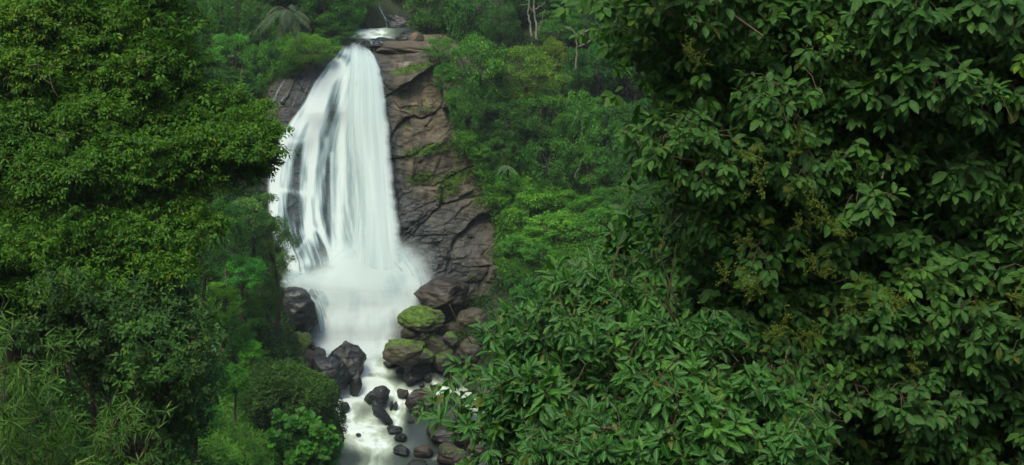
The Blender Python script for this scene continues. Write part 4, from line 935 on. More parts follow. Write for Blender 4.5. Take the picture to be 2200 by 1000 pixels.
# ------------------------------------------------------------------ near plants
def in_poly(px, py, pg):
    c = False; j = len(pg) - 1
    for i in range(len(pg)):
        if (pg[i][1] > py) != (pg[j][1] > py) and px < (pg[j][0] - pg[i][0]) * (py - pg[i][1]) / (pg[j][1] - pg[i][1]) + pg[i][0]: c = not c
        j = i
    return c
def region(rng, pg, n, Ya, Yb, voids=(), mind=0):
    xs = [p[0] for p in pg]; ys = [p[1] for p in pg]; out = []
    g = 0
    while len(out) < n and g < n * 60:
        g += 1
        x = rng.uniform(min(xs), max(xs)); y = rng.uniform(min(ys), max(ys))
        if not in_poly(x, y, pg): continue
        if any(((x - a) / r) ** 2 + ((y - b) / r2) ** 2 < 1 for a, b, r, r2 in voids): 
            if rng.uniform() < .93: continue
        if mind and any((x - q[0]) ** 2 + (y - q[1]) ** 2 < mind ** 2 for q in out): 
            if rng.uniform() < .9: continue
        out.append((x, y, rng.uniform(Ya, Yb)))
    return np.array(out)
def sprays(rng, C, axis, nl, L, W, kind, twig, droop=.35, open_=.9, rnd=None, flatten=0.0, upn=.8):
    """whorled leafy shoots at C pointing along axis; returns leaf mesh data and twig tubes"""
    m = len(C); N = m * nl; i = np.repeat(np.arange(m), nl); k = np.tile(np.arange(nl), m)
    ax = nrm(axis); ref = rng.normal(size=(m, 3)); u = nrm(np.cross(ax, ref)); v = np.cross(ax, u)
    ph = k * 2.39996 + rng.uniform(0, 6, m)[i]; t = (k + .5) / nl
    rad = np.cos(ph)[:, None] * u[i] + np.sin(ph)[:, None] * v[i]
    d = ax[i] * (.25 + .7 * t[:, None]) + rad * open_ * (1.1 - .5 * t[:, None]) + rng.normal(size=(N, 3)) * .16
    d[:, 2] -= droop * (1.1 - .4 * t)
    if flatten: d[:, 2] *= 1 - flatten
    pos = C[i] + ax[i] * (twig * (t[:, None] - .9)) + rad * .01
    n = np.array([0, -.25, upn]) + ax[i] * .5 + rng.normal(size=(N, 3)) * .22
    r_ = np.clip(.6 * (rnd if rnd is not None else rng.uniform(0, 1, m))[i] + .28 * t + .22 * rng.uniform(0, 1, N) - .05, 0, 1)
    LL = L * rng.uniform(.7, 1.15, N) * (1 - .25 * (t > .85)) * rng.uniform(.8, 1.15, m)[i]
    return leaves(kind, pos, d, n, LL, W * rng.uniform(.85, 1.15, N), r_, rng.uniform(0, 1, N))
def twigs(rng, C, axis, ln, r):
    """thin three-sided stems ending at C"""
    m = len(C); ax = nrm(axis); u = nrm(np.cross(ax, rng.normal(size=(m, 3)))); v = np.cross(ax, u)
    a = np.array([0, 2.094, 4.189]); S = []
    sag = np.array([0, 0, -1.0])
    for q, (t, rr) in enumerate([(1.0, 1.0), (.5, .75), (0, .4)]):
        c = C - ax * ln * t + sag * ln * .18 * (1 - (2 * t - 1) ** 2) * -1
        S.append(c[:, None] + (np.cos(a)[None, :, None] * u[:, None] + np.sin(a)[None, :, None] * v[:, None]) * r * rr)
    V = np.stack(S, 1).reshape(m, 9, 3)
    fc = []
    for q in (0, 1):
        for j in range(3): fc.append((q * 3 + j, q * 3 + (j + 1) % 3, q * 3 + 3 + (j + 1) % 3, q * 3 + 3 + j))
    Fc = (np.arange(m) * 9)[:, None, None] + np.array(fc)[None]
    return V.reshape(-1, 3), Fc.reshape(-1, 4)
def cat3(L_):
    V = []; Fc = []; A = []; o = 0
    for v_, f_, a_ in L_:
        V.append(v_); Fc.append(f_ + o); A.append(a_); o += len(v_)
    return np.concatenate(V), np.concatenate(Fc), np.concatenate(A)

M_big = leaf_mat('broad_leaves', [(0, (0.024, 0.080, 0.020)), (.35, (0.040, 0.128, 0.022)), (.7, (0.068, 0.185, 0.022)), (.9, (0.115, 0.275, 0.020)), (1, (0.17, 0.34, 0.018))], rib=(0.06, 0.14, 0.04), trans=.42, rough=.5, spec=.28, vein=True)
M_lance = leaf_mat('lance_leaves', [(0, (0.015, 0.068, 0.018)), (.4, (0.028, 0.118, 0.022)), (.8, (0.052, 0.175, 0.024)), (1, (0.12, 0.30, 0.020))], rib=(0.12, 0.26, 0.05), trans=.34, rough=.45, spec=.32, vein=True)
M_left = leaf_mat('canopy_leaves', [(0, (0.026, 0.085, 0.008)), (.4, (0.044, 0.143, 0.010)), (.75, (0.080, 0.205, 0.012)), (1, (0.19, 0.27, 0.014))], trans=.4)
M_bam = leaf_mat('bamboo_leaves', [(0, (0.022, 0.070, 0.008)), (.5, (0.050, 0.14, 0.012)), (.85, (0.11, 0.22, 0.02)), (1, (0.30, 0.27, 0.05))], trans=.3)
M_flow = leaf_mat('flower_buds', [(0, (0.045, 0.085, 0.01)), (1, (0.13, 0.18, 0.02))], trans=.15)

# --- big right tree
def big_tree():
    rng = np.random.default_rng(21)
    pgA = [(1370, -250), (1335, 30), (1400, 130), (1480, 220), (1400, 300), (1500, 380), (1510, 520), (1500, 640), (1620, 760), (1720, 860), (1800, 1150), (2900, 1200), (2900, -250)]
    voids = [(1990, 700, 50, 60), (1900, 380, 40, 30), (2110, 270, 40, 30), (2000, 590, 40, 30), (2150, 60, 40, 40)]
    base = np.array(P(2150, 1600, 11.5))
    o = empty('broadleaf_tree', base, 'big dark broad-leaved tree with yellowish flower sprays filling the right of the view', 'tree')
    # limbs
    rngb = np.random.default_rng(3); parts = []
    top = P(2120, -500, 12.5); hub = P(2080, 760, 12.2)
    parts.append(tube(curve(base, hub, .03, rngb, 8), np.linspace(.24, .17, 8), 10, 1, .15))
    parts.append(tube(curve(hub, top, .05, rngb, 10), np.linspace(.16, .06, 10), 9, 2, .15))
    heads = [P(x, y, Y) for x, y, Y in [(1340, 60, 9.6), (1450, 320, 9.4), (1500, 520, 9.4), (1650, 760, 9.6), (1600, 120, 10.2), (1900, 300, 9.8), (1850, 560, 9.4), (2150, 450, 9.2), (1800, 900, 9.2), (2150, 860, 9.0), (1740, -150, 10.6), (2000, 40, 10), (1400, -150, 10.4), (2350, 200, 9.6), (2350, 700, 9.2)]]
    hubs = [hub + (top - hub) * q for q in (.02, .15, .3, .45, .6)]
    for i, h_ in enumerate(heads):
        st = hubs[min(4, max(0, int((h_[2] - hub[2]) / 1.1)))] 
        L0 = curve(st, h_, .06, rngb, 9); parts.append(tube(L0, np.linspace(.045, .010, 9), 7, i, .1))
        for q in range(5):
            s0 = L0[rngb.integers(3, 8)]; e0 = s0 + (h_ - st) * .22 + rngb.normal(size=3) * .42
            parts.append(tube(curve(s0, e0, .1, rngb, 6), np.linspace(.018, .005, 6), 5))
    # one pale bare limb crossing the top
    parts.append(tube(np.array([P(1480, -30, 8.7), P(1560, 22, 8.6), P(1600, 50, 8.6), P(1640, 78, 8.6)]), [.012, .011, .009, .006], 6))
    v_, f_ = merge(parts); link('trunk', mesh('trunk', v_ - base, f_, M_twig), o)
    # foliage: leafy lumps, each with shoots on its near and upper side
    L_ = []; TW = []
    lumps = region(rng, pgA, 430, 8.6, 10.6, voids, 54)
    for (x, y, Y) in lumps:
        c = P(x, y, Y); r = rng.uniform(.26, .46); n = int(17 * (r / .36) ** 2)
        s_ = rng.normal(size=(n, 3)); s_[:, 1] -= .9; s_[:, 2] += .35; s_ = nrm(s_)
        C = c + s_ * r * rng.uniform(.6, 1.05, (n, 1)) * np.array([1.15, 1, .8])
        ax = s_ * .8 + np.array([-.15, -.35, -.15]) + rng.normal(size=(n, 3)) * .3
        young = rng.uniform() < .13
        lr = np.clip(rng.normal(.36 if not young else .85, .17, n), 0, 1)
        if x > 1900: lr = lr * .75
        L_.append(sprays(rng, C, ax, 8, (.104 if x < 1850 else .124) * rng.uniform(.85, 1.15), rng.uniform(.42, .58), 'near', .15, .55, .85, lr))
        TW.append(twigs(rng, C, ax, .32, .0035))
    fill = region(rng, pgA, 1050, 9.1, 10.6)
    C = P(fill[:, 0], fill[:, 1], fill[:, 2]); C = (C[:, None] + rng.normal(size=(len(C), 7, 3)) * .26).reshape(-1, 3)
    L_.append(sprays(rng, C, rng.normal(size=C.shape) * .6 + np.array([-.1, -.7, -.1]), 7, .12, .52, 'near', .15, .5, .9, np.clip(rng.normal(.5, .2, len(C)), 0, 1)))
    # far side layer closing the crown
    deep = region(rng, pgA, 950, 10.4, 12.6)
    C = P(deep[:, 0], deep[:, 1], deep[:, 2]); C = (C[:, None] + rng.normal(size=(len(C), 7, 3)) * .3).reshape(-1, 3)
    ax = rng.normal(size=C.shape) + np.array([0, -.5, 0])
    L_.append(sprays(rng, C, ax, 7, .17, .55, 'near', .16, .5, .9, rng.uniform(0, .7, len(C))))
    v_, f_, a_ = cat3(L_); link('crown', mesh('crown', v_ - base, f_, M_big, {'lf': a_}), o, None, (1, 1, 1, 1))
    tv, tf = merge(TW); link('branch', mesh('branch', tv - base, tf, M_twig), o)
    # flower sprays
    IVs, IFs = ico(1)
    pm = []
    for k in range(3):
        rg = np.random.default_rng(50 + k); B = []; S = []
        for j in range(9):
            d = nrm(np.array([0, -.4, .15]) + rg.normal(size=3) * .6); st = np.array([0, 0, 0.0]) + rg.normal(size=3) * .015; e = st + d * rg.uniform(.07, .15)
            S.append(tube(curve(st, e, .08, rg, 5), np.full(5, .0014), 4))
            for q in range(16):
                p_ = st + (e - st) * rg.uniform(.25, 1) + rg.normal(size=3) * .009
                B.append((IVs * rg.uniform(.003, .0055) + p_, IFs))
        v1, f1 = merge(B); lf = np.repeat(rg.uniform(0, 1, len(B)), len(IVs)); A = np.stack([lf, lf, lf * 0 + .5, lf * 0], -1)
        s1, s2 = merge(S); pm.append((mesh('flower_cluster', v1, f1, M_flow, {'lf': A}), mesh('stalk', s1, s2, M_flow)))
    for k, (x, y) in enumerate([(1720, 290), (1620, 340), (1700, 330), (1690, 410), (1740, 435), (1770, 470), (1720, 480), (1640, 480), (1600, 520), (1750, 560), (1600, 600), (1620, 620), (1560, 590), (1680, 700), (1740, 720), (1870, 640), (1780, 580), (1850, 600), (1500, 130), (1480, 110), (1930, 640), (1660, 720), (1960, 780), (2100, 660), (1620, 395), (1800, 500), (1830, 660), (2180, 640)]):
        a_, b_ = pm[k % 3]; q = link('flower_cluster', a_, o, P(x, y, 8.15) - base, (1, 1, 1, 1)); q.rotation_euler = (rng.uniform(-.5, .5), rng.uniform(-.5, .5), rng.uniform(-1, 1)); s_ = rng.uniform(.8, 1.5); q.scale = (s_, s_, s_)
        link('stalk', b_, q)
big_tree()
# --- small tree with long pointed leaves, lower centre
def lance_tree():
    rng = np.random.default_rng(31)
    pg = [(1350, 490), (1280, 550), (1200, 610), (1150, 640), (1115, 680), (1085, 730), (1035, 765), (975, 770), (950, 830), (905, 880), (960, 910), (1020, 930), (1080, 980), (1090, 1150), (1800, 1150), (1720, 870), (1600, 740), (1520, 640), (1470, 520), (1400, 450)]
    base = np.array(P(1500, 1500, 10.5))
    o = empty('pointed_leaf_tree', base, 'glossy tree with long pointed leaves and pale midribs below centre, in front of the stream', 'tree')
    parts = []; rb = np.random.default_rng(8); hub = P(1480, 1080, 10.2)
    parts.append(tube(curve(base, hub, .03, rb, 6), np.linspace(.09, .06, 6), 8, 1, .1))
    for x, y, Y in [(1330, 520, 10), (1200, 640, 9.4), (1090, 760, 9), (980, 860, 8.6), (1300, 800, 8.6), (1430, 640, 9), (1420, 780, 8.2), (1580, 780, 8.6), (1200, 880, 8.2), (1600, 950, 8.2), (1440, 900, 7.8), (1100, 950, 8.4)]:
        e = P(x, y, Y); L0 = curve(hub, e, .06, rb, 9); parts.append(tube(L0, np.linspace(.03, .006, 9), 6))
        for q in range(4):
            s0 = L0[rb.integers(3, 8)]; parts.append(tube(curve(s0, s0 + (e - hub) * .25 + rb.normal(size=3) * .22, .08, rb, 6), np.linspace(.009, .004, 6), 5))
    v_, f_ = merge(parts); link('trunk', mesh('trunk', v_ - base, f_, M_twig), o)
    L_ = []; TW = []
    def Yof(x, y): return np.interp(y, [440, 600, 800, 1000], [10.6, 9.6, 8.3, 7.4])
    vo = [(1080, 880, 26, 20), (1130, 860, 20, 14), (1420, 985, 22, 14), (1500, 560, 30, 20), (1300, 560, 24, 20), (1050, 950, 25, 18)]
    lumps = region(rng, pg, 210, 0, 1.3, vo, 42)
    for (x, y, q) in lumps:
        Y = Yof(x, y) + q; c = P(x, y, Y); dn = x < 1060 and y > 740
        r = rng.uniform(.18, .32) * (.6 if dn else 1); n = max(3, int(13 * (r / .25) ** 2 * (.55 if dn else 1)))
        s_ = rng.normal(size=(n, 3)); s_[:, 1] -= .7; s_[:, 2] += .6; s_ = nrm(s_); C = c + s_ * r * rng.uniform(.5, 1.05, (n, 1)) * np.array([1.2, 1, .75])
        ax = s_ * .6 + np.array([-.25, -.2, .15]) + rng.normal(size=(n, 3)) * .5
        L_.append(sprays(rng, C, ax, int(rng.integers(6, 11)), .135 * rng.uniform(.75, 1.2), rng.uniform(.34, .46), 'lance', rng.uniform(.08, .2), .28, .85, np.clip(rng.normal(.45, .2, n) + rng.normal() * .15, 0, 1)))
        TW.append(twigs(rng, C, ax, .25, .003))
    pg2 = [(1350, 560), (1180, 650), (1150, 760), (1130, 840), (1200, 900), (1250, 1100), (1800, 1150), (1640, 780), (1480, 560)]
    deep = region(rng, pg2, 170, 1.2, 2.8); 
    C = np.array([P(x, y, Yof(x, y) + q) for x, y, q in deep]); C = (C[:, None] + rng.normal(size=(len(C), 6, 3)) * .22).reshape(-1, 3)
    L_.append(sprays(rng, C, rng.normal(size=C.shape) + np.array([0, -.3, .3]), 8, .17, .32, 'lance', .1, .3, 1.0, rng.uniform(0, .5, len(C))))
    v_, f_, a_ = cat3(L_); link('crown', mesh('crown', v_ - base, f_, M_lance, {'lf': a_}), o, None, (1, 1, 1, 1))
    tv, tf = merge(TW); link('branch', mesh('branch', tv - base, tf, M_twig), o)
lance_tree()
# --- left canopy tree
def left_tree():
    rng = np.random.default_rng(41)
    base = np.array(P(20, 900, 23.0))
    o = empty('canopy_tree', base, 'large spreading tree with tiers of small drooping leaves on the left side', 'tree')
    rb = np.random.default_rng(5); parts = []
    tr = np.array([P(x, y, Y) for x, y, Y in [(20, 900, 23), (28, 700, 22.6), (30, 600, 22.4), (45, 520, 22.4), (80, 470, 22.5), (150, 440, 23), (210, 400, 23.5)]])
    def smooth(p, n=24):
        t = np.linspace(0, len(p) - 1, n); q = np.stack([np.interp(t, np.arange(len(p)), p[:, k]) for k in range(3)], -1)
        for _ in range(3): q[1:-1] = (q[:-2] + q[1:-1] * 2 + q[2:]) / 4
        return q
    parts.append(tube(smooth(tr), np.linspace(.24, .09, 24), 10, 1, .2))
    for ln, r0, r1 in [([(40, 530, 22.4), (20, 470, 22.4), (10, 380, 23), (60, 200, 24), (100, 60, 25)], .12, .03), ([(150, 440, 23), (260, 340, 24), (380, 300, 24.5), (460, 260, 25)], .08, .02), ([(60, 500, 22.4), (130, 520, 22), (250, 480, 22), (350, 420, 22.5)], .07, .02),
                       ([(210, 400, 23.5), (190, 240, 24.5), (210, 140, 25), (270, 80, 25.2)], .06, .02), ([(0, 350, 22.5), (60, 355, 22), (95, 375, 21.8), (100, 400, 21.8)], .06, .035), ([(200, 400, 23.5), (300, 430, 24), (420, 440, 24.5)], .04, .012),
                       ([(55, 780, 22), (110, 690, 22), (150, 640, 21.6), (165, 600, 21.6)], .07, .03), ([(115, 770, 20), (150, 730, 20), (190, 715, 20), (215, 710, 20)], .035, .02), ([(225, 120, 24.2), (245, 100, 24), (285, 78, 23.8)], .04, .015),
                       ([(340, 255, 23.6), (400, 240, 23.5), (440, 215, 23.5)], .03, .012), ([(290, 310, 23.2), (330, 295, 23.2), (370, 292, 23)], .04, .015), ([(30, 560, 22), (60, 555, 21.6), (70, 540, 21.5)], .02, .008)]:
        p = smooth(np.array([P(q[0], q[1], q[2] + 1.0) for q in ln]), 16); parts.append(tube(p, np.linspace(r0, r1, 16) * .8, 7, 3, .15))
    v_, f_ = merge(parts); link('trunk', mesh('trunk', v_ - base, f_, M_bark), o)
    # pale dead twigs
    for x, y in [(50, 330), (140, 290), (140, 300), (65, 620), (40, 610), (170, 440), (110, 180), (70, 140), (150, 60), (60, 270), (20, 170), (60, 440), (300, 120), (520, 150)]:
        for q in range(3):
            s0 = P(x, y, 21.8); e0 = s0 + rb.normal(size=3) * np.array([.3, .2, .22]); v_, f_ = tube(curve(s0, e0, .07, rb, 7), np.linspace(.007, .002, 7), 4); link('dead_twig', mesh('dead_twig', v_ - base, f_, M_twig), o)
    pg = [(-250, -200), (350, -200), (385, -20), (425, 60), (430, 120), (400, 160), (470, 190), (560, 225), (605, 265), (600, 300), (570, 350), (585, 385), (540, 380), (470, 400), (440, 430), (490, 480), (470, 530), (400, 540), (400, 610), (330, 680), (250, 640), (200, 680), (80, 640), (-50, 680), (-250, 680)]
    L_ = []
    lobes = [(330, 40, 105, 90), (200, 60, 110, 70), (70, 50, 110, 70), (385, 110, 60, 60), (290, 150, 110, 60), (150, 160, 120, 60), (20, 150, 90, 60), (420, 205, 90, 45), (520, 245, 85, 40), (570, 290, 45, 40), (330, 240, 110, 55), (180, 260, 120, 60), (30, 270, 100, 60),
             (460, 310, 100, 45), (300, 330, 110, 55), (120, 360, 110, 55), (540, 345, 50, 30), (420, 370, 80, 40), (250, 410, 100, 50), (380, 440, 90, 45), (60, 430, 90, 50), (160, 480, 100, 50), (300, 500, 100, 45), (430, 490, 60, 35), (80, 540, 100, 45), (220, 570, 100, 45), (350, 570, 70, 40), (130, 620, 90, 35), (-80, 100, 120, 120), (-80, 350, 120, 120), (-60, 560, 120, 90), (120, 0, 110, 40), (240, 5, 110, 40), (350, -5, 70, 40), (30, -5, 100, 40), (270, 640, 60, 30), (20, 640, 80, 40)]
    for k, (lx, ly, lrx, lry) in enumerate(lobes):
        Yc = 23.6 - .0042 * max(0, ly) + .003 * max(0, lx) + rng.uniform(-.5, .5); c0 = P(lx, ly, Yc); sc0 = Yc / F; rx = lrx * sc0; rz = lry * sc0
        npad = int(.024 * lrx * lry * rng.uniform(.85, 1.15) / 6) + 9
        d = rng.normal(size=(npad, 3)); d[:, 1] -= .9; d[:, 2] += .45; d = nrm(d)
        lt = rng.uniform(-.12, .12)
        for q in range(npad):
            c = c0 + d[q] * np.array([rx, max(rx, rz) * .55, rz * 1.1]) * rng.uniform(.5, 1.05); pr = rng.uniform(.22, .42)
            n = int(38 * (pr / .35) ** 2); r2 = np.sqrt(rng.uniform(0, 1, n)); th = rng.uniform(0, 6.283, n)
            C = c + np.stack([pr * r2 * np.cos(th), pr * r2 * np.sin(th), -.35 * pr * r2 ** 2 + rng.normal(size=n) * .08], -1)
            ax = np.stack([np.cos(th) * r2, np.sin(th) * r2 - .15, -.12 * r2], -1) + d[q] * .35 + rng.normal(size=(n, 3)) * .3
            yel = .5 * sm(240, 60, ly) * sm(260, 40, lx) + .10
            L_.append(sprays(rng, C, ax, 7, .118, .38, 'mid', .14, .4, .9, np.clip(rng.normal(.5 + yel * .6 + lt, .17, n), 0, 1)))
    ex = region(rng, [(-200, -60), (350, -60), (390, 100), (430, 190), (540, 240), (590, 300), (540, 370), (440, 400), (470, 520), (380, 600), (200, 660), (-200, 660)], 620, 0, 1.6)
    C = np.array([P(x, y, 22.9 - .0042 * max(0, y) + .003 * max(0, x) + q) for x, y, q in ex]); C = (C[:, None] + rng.normal(size=(len(C), 12, 3)) * np.array([.28, .28, .12])).reshape(-1, 3)
    L_.append(sprays(rng, C, rng.normal(size=C.shape) * .7 + np.array([0, -.5, 0]), 7, .118, .38, 'mid', .14, .4, .9, np.clip(rng.normal(.5, .2, len(C)), 0, 1)))
    dp = region(rng, [(-250, -200), (350, -200), (400, 60), (420, 170), (560, 260), (540, 350), (440, 380), (440, 480), (380, 560), (200, 640), (-250, 660)], 1000, 23.2, 25.5)
    C = P(dp[:, 0], dp[:, 1], dp[:, 2]); C = (C[:, None] + rng.normal(size=(len(C), 8, 3)) * .3).reshape(-1, 3)
    L_.append(sprays(rng, C, rng.normal(size=C.shape) + np.array([0, -.4, 0]), 7, .15, .42, 'mid', .15, .3, .9, rng.uniform(.2, .9, len(C))))  # inner leaves coloured lighter to make up for the shade inside the crown
    v_, f_, a_ = cat3(L_)
    link('crown', mesh('crown', v_ - base, f_, M_left, {'lf': a_}), o, None, (1, 1, 1, 1))
left_tree()
# --- bamboo, lower left
def bamboo():
    rng = np.random.default_rng(51); base = np.array(P(120, 1300, 11.5))
    o = empty('bamboo_clump', base, 'bamboo clump with long narrow leaves in the bottom left corner', 'bamboo')
    parts = []; L_ = []
    ends = [(x, y) for x, y in zip(rng.uniform(-120, 370, 120), rng.uniform(640, 1080, 120)) if y > 720 + .72 * max(0, x)] + [(280, 860), (310, 880), (345, 900), (250, 840), (120, 720), (20, 700), (10, 640)]
    for (x, y) in ends:
        Y = rng.uniform(9.5, 12.5); e = P(x, y, Y); s0 = P(x * .6 + rng.uniform(-80, 60), y + rng.uniform(250, 420), Y + .8); n = 12
        t = np.linspace(0, 1, n)[:, None]; ar = s0 + (e - s0) * t + np.array([0, 0, 1.0]) * .22 * np.sin(t * math.pi) ; ar[:, 2] += 0
        parts.append(tube(ar, np.linspace(.010, .003, n), 5))
        m = 16; k = rng.uniform(.35, 1, m); C = np.stack([np.interp(k, t[:, 0], ar[:, q]) for q in range(3)], -1) + rng.normal(size=(m, 3)) * .07
        ax = (e - s0) * .25 + rng.normal(size=(m, 3)) * .5 + np.array([.2, -.35, -.25])
        L_.append(sprays(rng, C, ax, 7, .165, .12, 'blade', .12, .4, .75, np.clip(rng.normal(.45, .2, m), 0, 1)))
    v_, f_ = merge(parts); link('cane', mesh('cane', v_ - base, f_, M_bark_pale), o)
    v_, f_, a_ = cat3(L_); link('leaves', mesh('leaves', v_ - base, f_, M_bam, {'lf': a_}), o, None, (.8, .8, .8, 1))
bamboo()
# --- shrubs with drooping leaves between bamboo and the left bank
def shoot_shrub(pg, Ya, Yb, n, L, W, kind, mat, label, tint, seed, name='shrub', cat='shrub', per=8, nl=8, r0=.3, base_px=None, bright=.4):
    rng = np.random.default_rng(seed); lumps = region(rng, pg, n, Ya, Yb, (), 0)
    bx = base_px or (np.mean([p[0] for p in pg]), max(p[1] for p in pg) + 30); base = np.array(P(bx[0], bx[1], Yb))
    o = empty(name, base, label, cat); L_ = []; parts = []
    for (x, y, Y) in lumps:
        c = P(x, y, Y); s_ = rng.normal(size=(per, 3)); s_[:, 1] -= .6; s_[:, 2] += .5; s_ = nrm(s_); C = c + s_ * r0 * rng.uniform(.5, 1.1, (per, 1))
        L_.append(sprays(rng, C, s_ * .7 + np.array([0, -.2, .1]), nl, L, W, kind, L * .7, .4, .9, np.clip(rng.normal(bright, .18, per), 0, 1)))
        if rng.uniform() < .25: parts.append(tube(curve(base, c, .06, rng, 8), np.linspace(.03, .008, 8) * (Ya / 30), 5))
    v_, f_, a_ = cat3(L_); link('leaves', mesh('leaves', v_ - base, f_, mat, {'lf': a_}), o, None, (*tint, 1))
    parts.append(tube(curve(base, P(*pg[0], Yb), .05, rng, 8), np.linspace(.04, .01, 8) * (Ya / 30), 5))
    v_, f_ = merge(parts); link('stem', mesh('stem', v_ - base, f_, M_twig), o)
shoot_shrub([(40, 640), (150, 600), (230, 650), (330, 620), (400, 650), (450, 720), (440, 800), (420, 900), (380, 980), (300, 900), (200, 780), (60, 740)], 20, 25, 250, .125, .46, 'near', M_big, 'dark drooping-leaved shrub between the bamboo and the left bank', (.62, .64, .5), 61, r0=.5, per=12, bright=.35)
shoot_shrub([(230, 700), (360, 690), (420, 790), (350, 840), (220, 790)], 19, 21.5, 26, .13, .42, 'near', M_big, 'loose shrub with hanging leaf tufts behind the bamboo', (.75, .85, .6), 62, r0=.35, per=7, bright=.5)
shoot_shrub([(390, 690), (440, 690), (475, 730), (470, 760), (420, 740)], 44, 46, 16, .42, .75, 'round', M_big, 'pale broad-leaved plant draped over the left bank shrubs', (1.6, 1.5, 1.9), 63, r0=.5, per=7, nl=5, bright=.6)
shoot_shrub([(590, 890), (640, 885), (700, 910), (725, 945), (720, 985), (660, 1005), (600, 1000), (585, 940)], 57, 59.5, 60, .34, .85, 'round', M_big, 'bright shrub with round leaves beside the calm pool', (1.0, 1.45, .85), 64, r0=.42, per=9, nl=6, bright=.55)
# vine-covered bush
def vine_bush():
    rng = np.random.default_rng(71); Y = 63.0; base = np.array(P(640, 960, Y)); s = Y / F
    o = empty('vine_covered_bush', base, 'rounded bush smothered in small-leaved vines left of the stream', 'bush')
    C1 = [(600, 815, 48, 36), (570, 850, 52, 60), (640, 830, 50, 42), (680, 855, 48, 50), (650, 880, 60, 60), (705, 895, 34, 50), (600, 895, 50, 50), (720, 920, 22, 36), (625, 800, 34, 26), (560, 800, 30, 26)]
    L_ = []
    for (x, y, rx, ry) in C1:
        c = P(x, y, Y + rng.uniform(-.5, .5)); n = int(rx * ry / 11); d = rng.normal(size=(n, 3)); d[:, 1] -= .7; d[:, 2] += .4; d = nrm(d)
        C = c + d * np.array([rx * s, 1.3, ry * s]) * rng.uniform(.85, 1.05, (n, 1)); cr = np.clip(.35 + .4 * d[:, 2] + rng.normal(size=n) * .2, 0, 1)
        L_.append(clump_leaves(rng, C, np.full(n, .2), .9, 34, 'far', .13, .5, .5, d, clumprnd=cr))
    v_, f_, a_ = cat3(L_); M = leaf_mat('vine_leaves', [(0, (0.014, 0.045, 0.012)), (.5, (0.035, 0.10, 0.016)), (.8, (0.07, 0.17, 0.018)), (1, (0.14, 0.26, 0.02))], trans=.25)
    link('leaves', mesh('leaves', v_ - base, f_, M, {'lf': a_}, smooth=False), o, None, (1, 1, 1, 1))
    parts = [tube(curve(base, P(x, y, Y + .5), .06, rng, 7), np.linspace(.12, .03, 7), 6) for x, y, _, _ in C1]
    v_, f_ = merge(parts); link('stem', mesh('stem', v_ - base, f_, M_bark), o)
vine_bush()
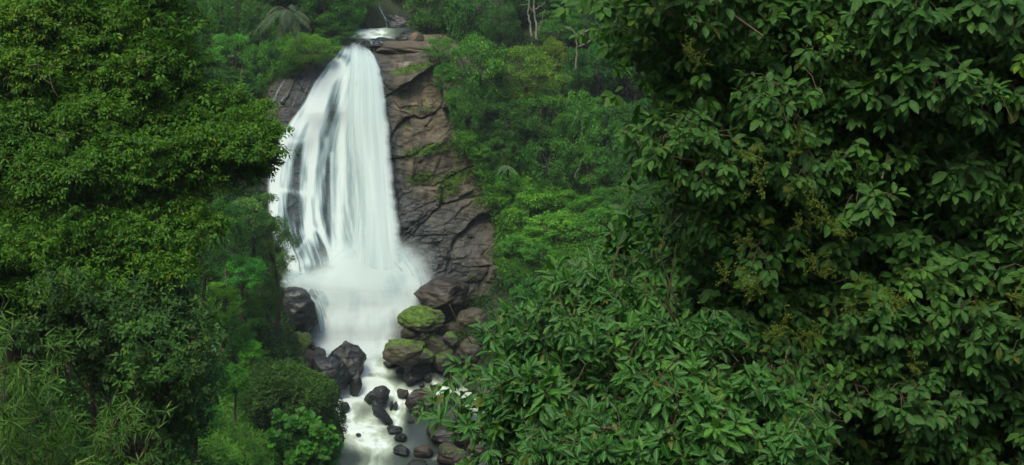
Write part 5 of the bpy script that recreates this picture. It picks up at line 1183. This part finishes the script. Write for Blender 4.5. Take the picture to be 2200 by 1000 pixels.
# grass and low herbs on the left bank
def grass():
    rng = np.random.default_rng(81); P_ = []
    pg = [(430, 1010), (400, 900), (470, 850), (520, 760), (560, 780), (540, 860), (600, 900), (590, 1010)]
    pts = region(rng, pg, 1500, 0, 1)
    for x, y, _ in pts:
        d = Vector(P(x, y, 1.0).tolist()).normalized(); h = BV.ray_cast(Vector((0, 0, 0)), d, 400)
        if h[0] is not None: P_.append(h[0][:])
    P_ = np.array(P_); n = len(P_)
    C = (P_[:, None] + rng.normal(size=(n, 3, 3)) * np.array([.4, .4, .2])).reshape(-1, 3) + np.array([0, 0, .25])
    v_, f_, a_ = sprays(rng, C, rng.normal(size=C.shape) * .35 + np.array([0, -.2, 1.0]), 8, .34, .16, 'mid', .15, .25, .9, np.clip(rng.normal(.6, .2, len(C)), 0, 1))
    tag(link('grass', mesh('grass', v_, f_, M_under, {'lf': a_}), None, None, (1.3, 1.3, .8, 1)), 'light green tall grass on the left bank above the pool', 'grass', kind='stuff')
    # carpet for the rest of the near and left banks
    Q = []; N_ = []
    for i in range(5200):
        px = rng.uniform(-150, 720); py = rng.uniform(420, 1100)
        d = Vector(P(px, py, 1.0).tolist()).normalized(); h = BV.ray_cast(Vector((0, 0, 0)), d, 400)
        if h[0] is None: continue
        if h[0].y > 64 and h[0].x > xl(h[0].y) - .3: continue
        Q.append(h[0][:]); N_.append(h[1][:])
    Q = np.array(Q); N_ = np.array(N_); dist = Q[:, 1]
    v_, f_, a_ = clump_leaves(rng, Q + N_ * .1, np.clip(dist / 90, .2, .6), .8, 20, 'far', .2, .35, .2, N_)
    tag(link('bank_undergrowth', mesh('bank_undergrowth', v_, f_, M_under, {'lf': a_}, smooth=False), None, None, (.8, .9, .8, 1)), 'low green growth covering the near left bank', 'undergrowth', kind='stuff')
grass()
# right bank cover behind the near trees
def rcover():
    rng = np.random.default_rng(91); Q = []; N_ = []
    for i in range(4000):
        px = rng.uniform(1080, 2400); py = rng.uniform(350, 1150)
        d = Vector(P(px, py, 1.0).tolist()).normalized(); h = BV.ray_cast(Vector((0, 0, 0)), d, 400)
        if h[0] is None: continue
        if h[0].y > 62 and xl(h[0].y) < h[0].x < xr(h[0].y) + .5: continue
        Q.append(h[0][:]); N_.append(h[1][:])
    Q = np.array(Q); N_ = np.array(N_)
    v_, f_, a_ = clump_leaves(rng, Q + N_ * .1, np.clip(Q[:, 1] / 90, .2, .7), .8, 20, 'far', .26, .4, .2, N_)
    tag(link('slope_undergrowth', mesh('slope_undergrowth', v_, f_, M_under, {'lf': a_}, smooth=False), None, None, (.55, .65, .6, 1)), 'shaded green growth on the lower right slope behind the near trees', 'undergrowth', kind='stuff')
rcover()
# ------------------------------------------------------------------ damp air in the gorge
def haze():
    m, t = newmat('damp_air')
    pv = nd(t, 'ShaderNodeVolumePrincipled'); pv.inputs['Color'].default_value = (.80, .93, .95, 1); pv.inputs['Density'].default_value = HAZE; pv.inputs['Anisotropy'].default_value = .2
    o = nd(t, 'ShaderNodeOutputMaterial'); t.links.new(pv.outputs[0], o.inputs['Volume'])
    x0, x1, y0, y1, z0, z1 = -130, 130, -70, 260, -46, 110
    v = [(x, y, z) for x in (x0, x1) for y in (y0, y1) for z in (z0, z1)]
    f = [(0, 1, 3, 2), (4, 6, 7, 5), (0, 4, 5, 1), (2, 3, 7, 6), (0, 2, 6, 4), (1, 5, 7, 3)]
    tag(link('haze', mesh('haze', v, f, m, smooth=False)), kind='stuff')
HAZE = 0.00035
haze()
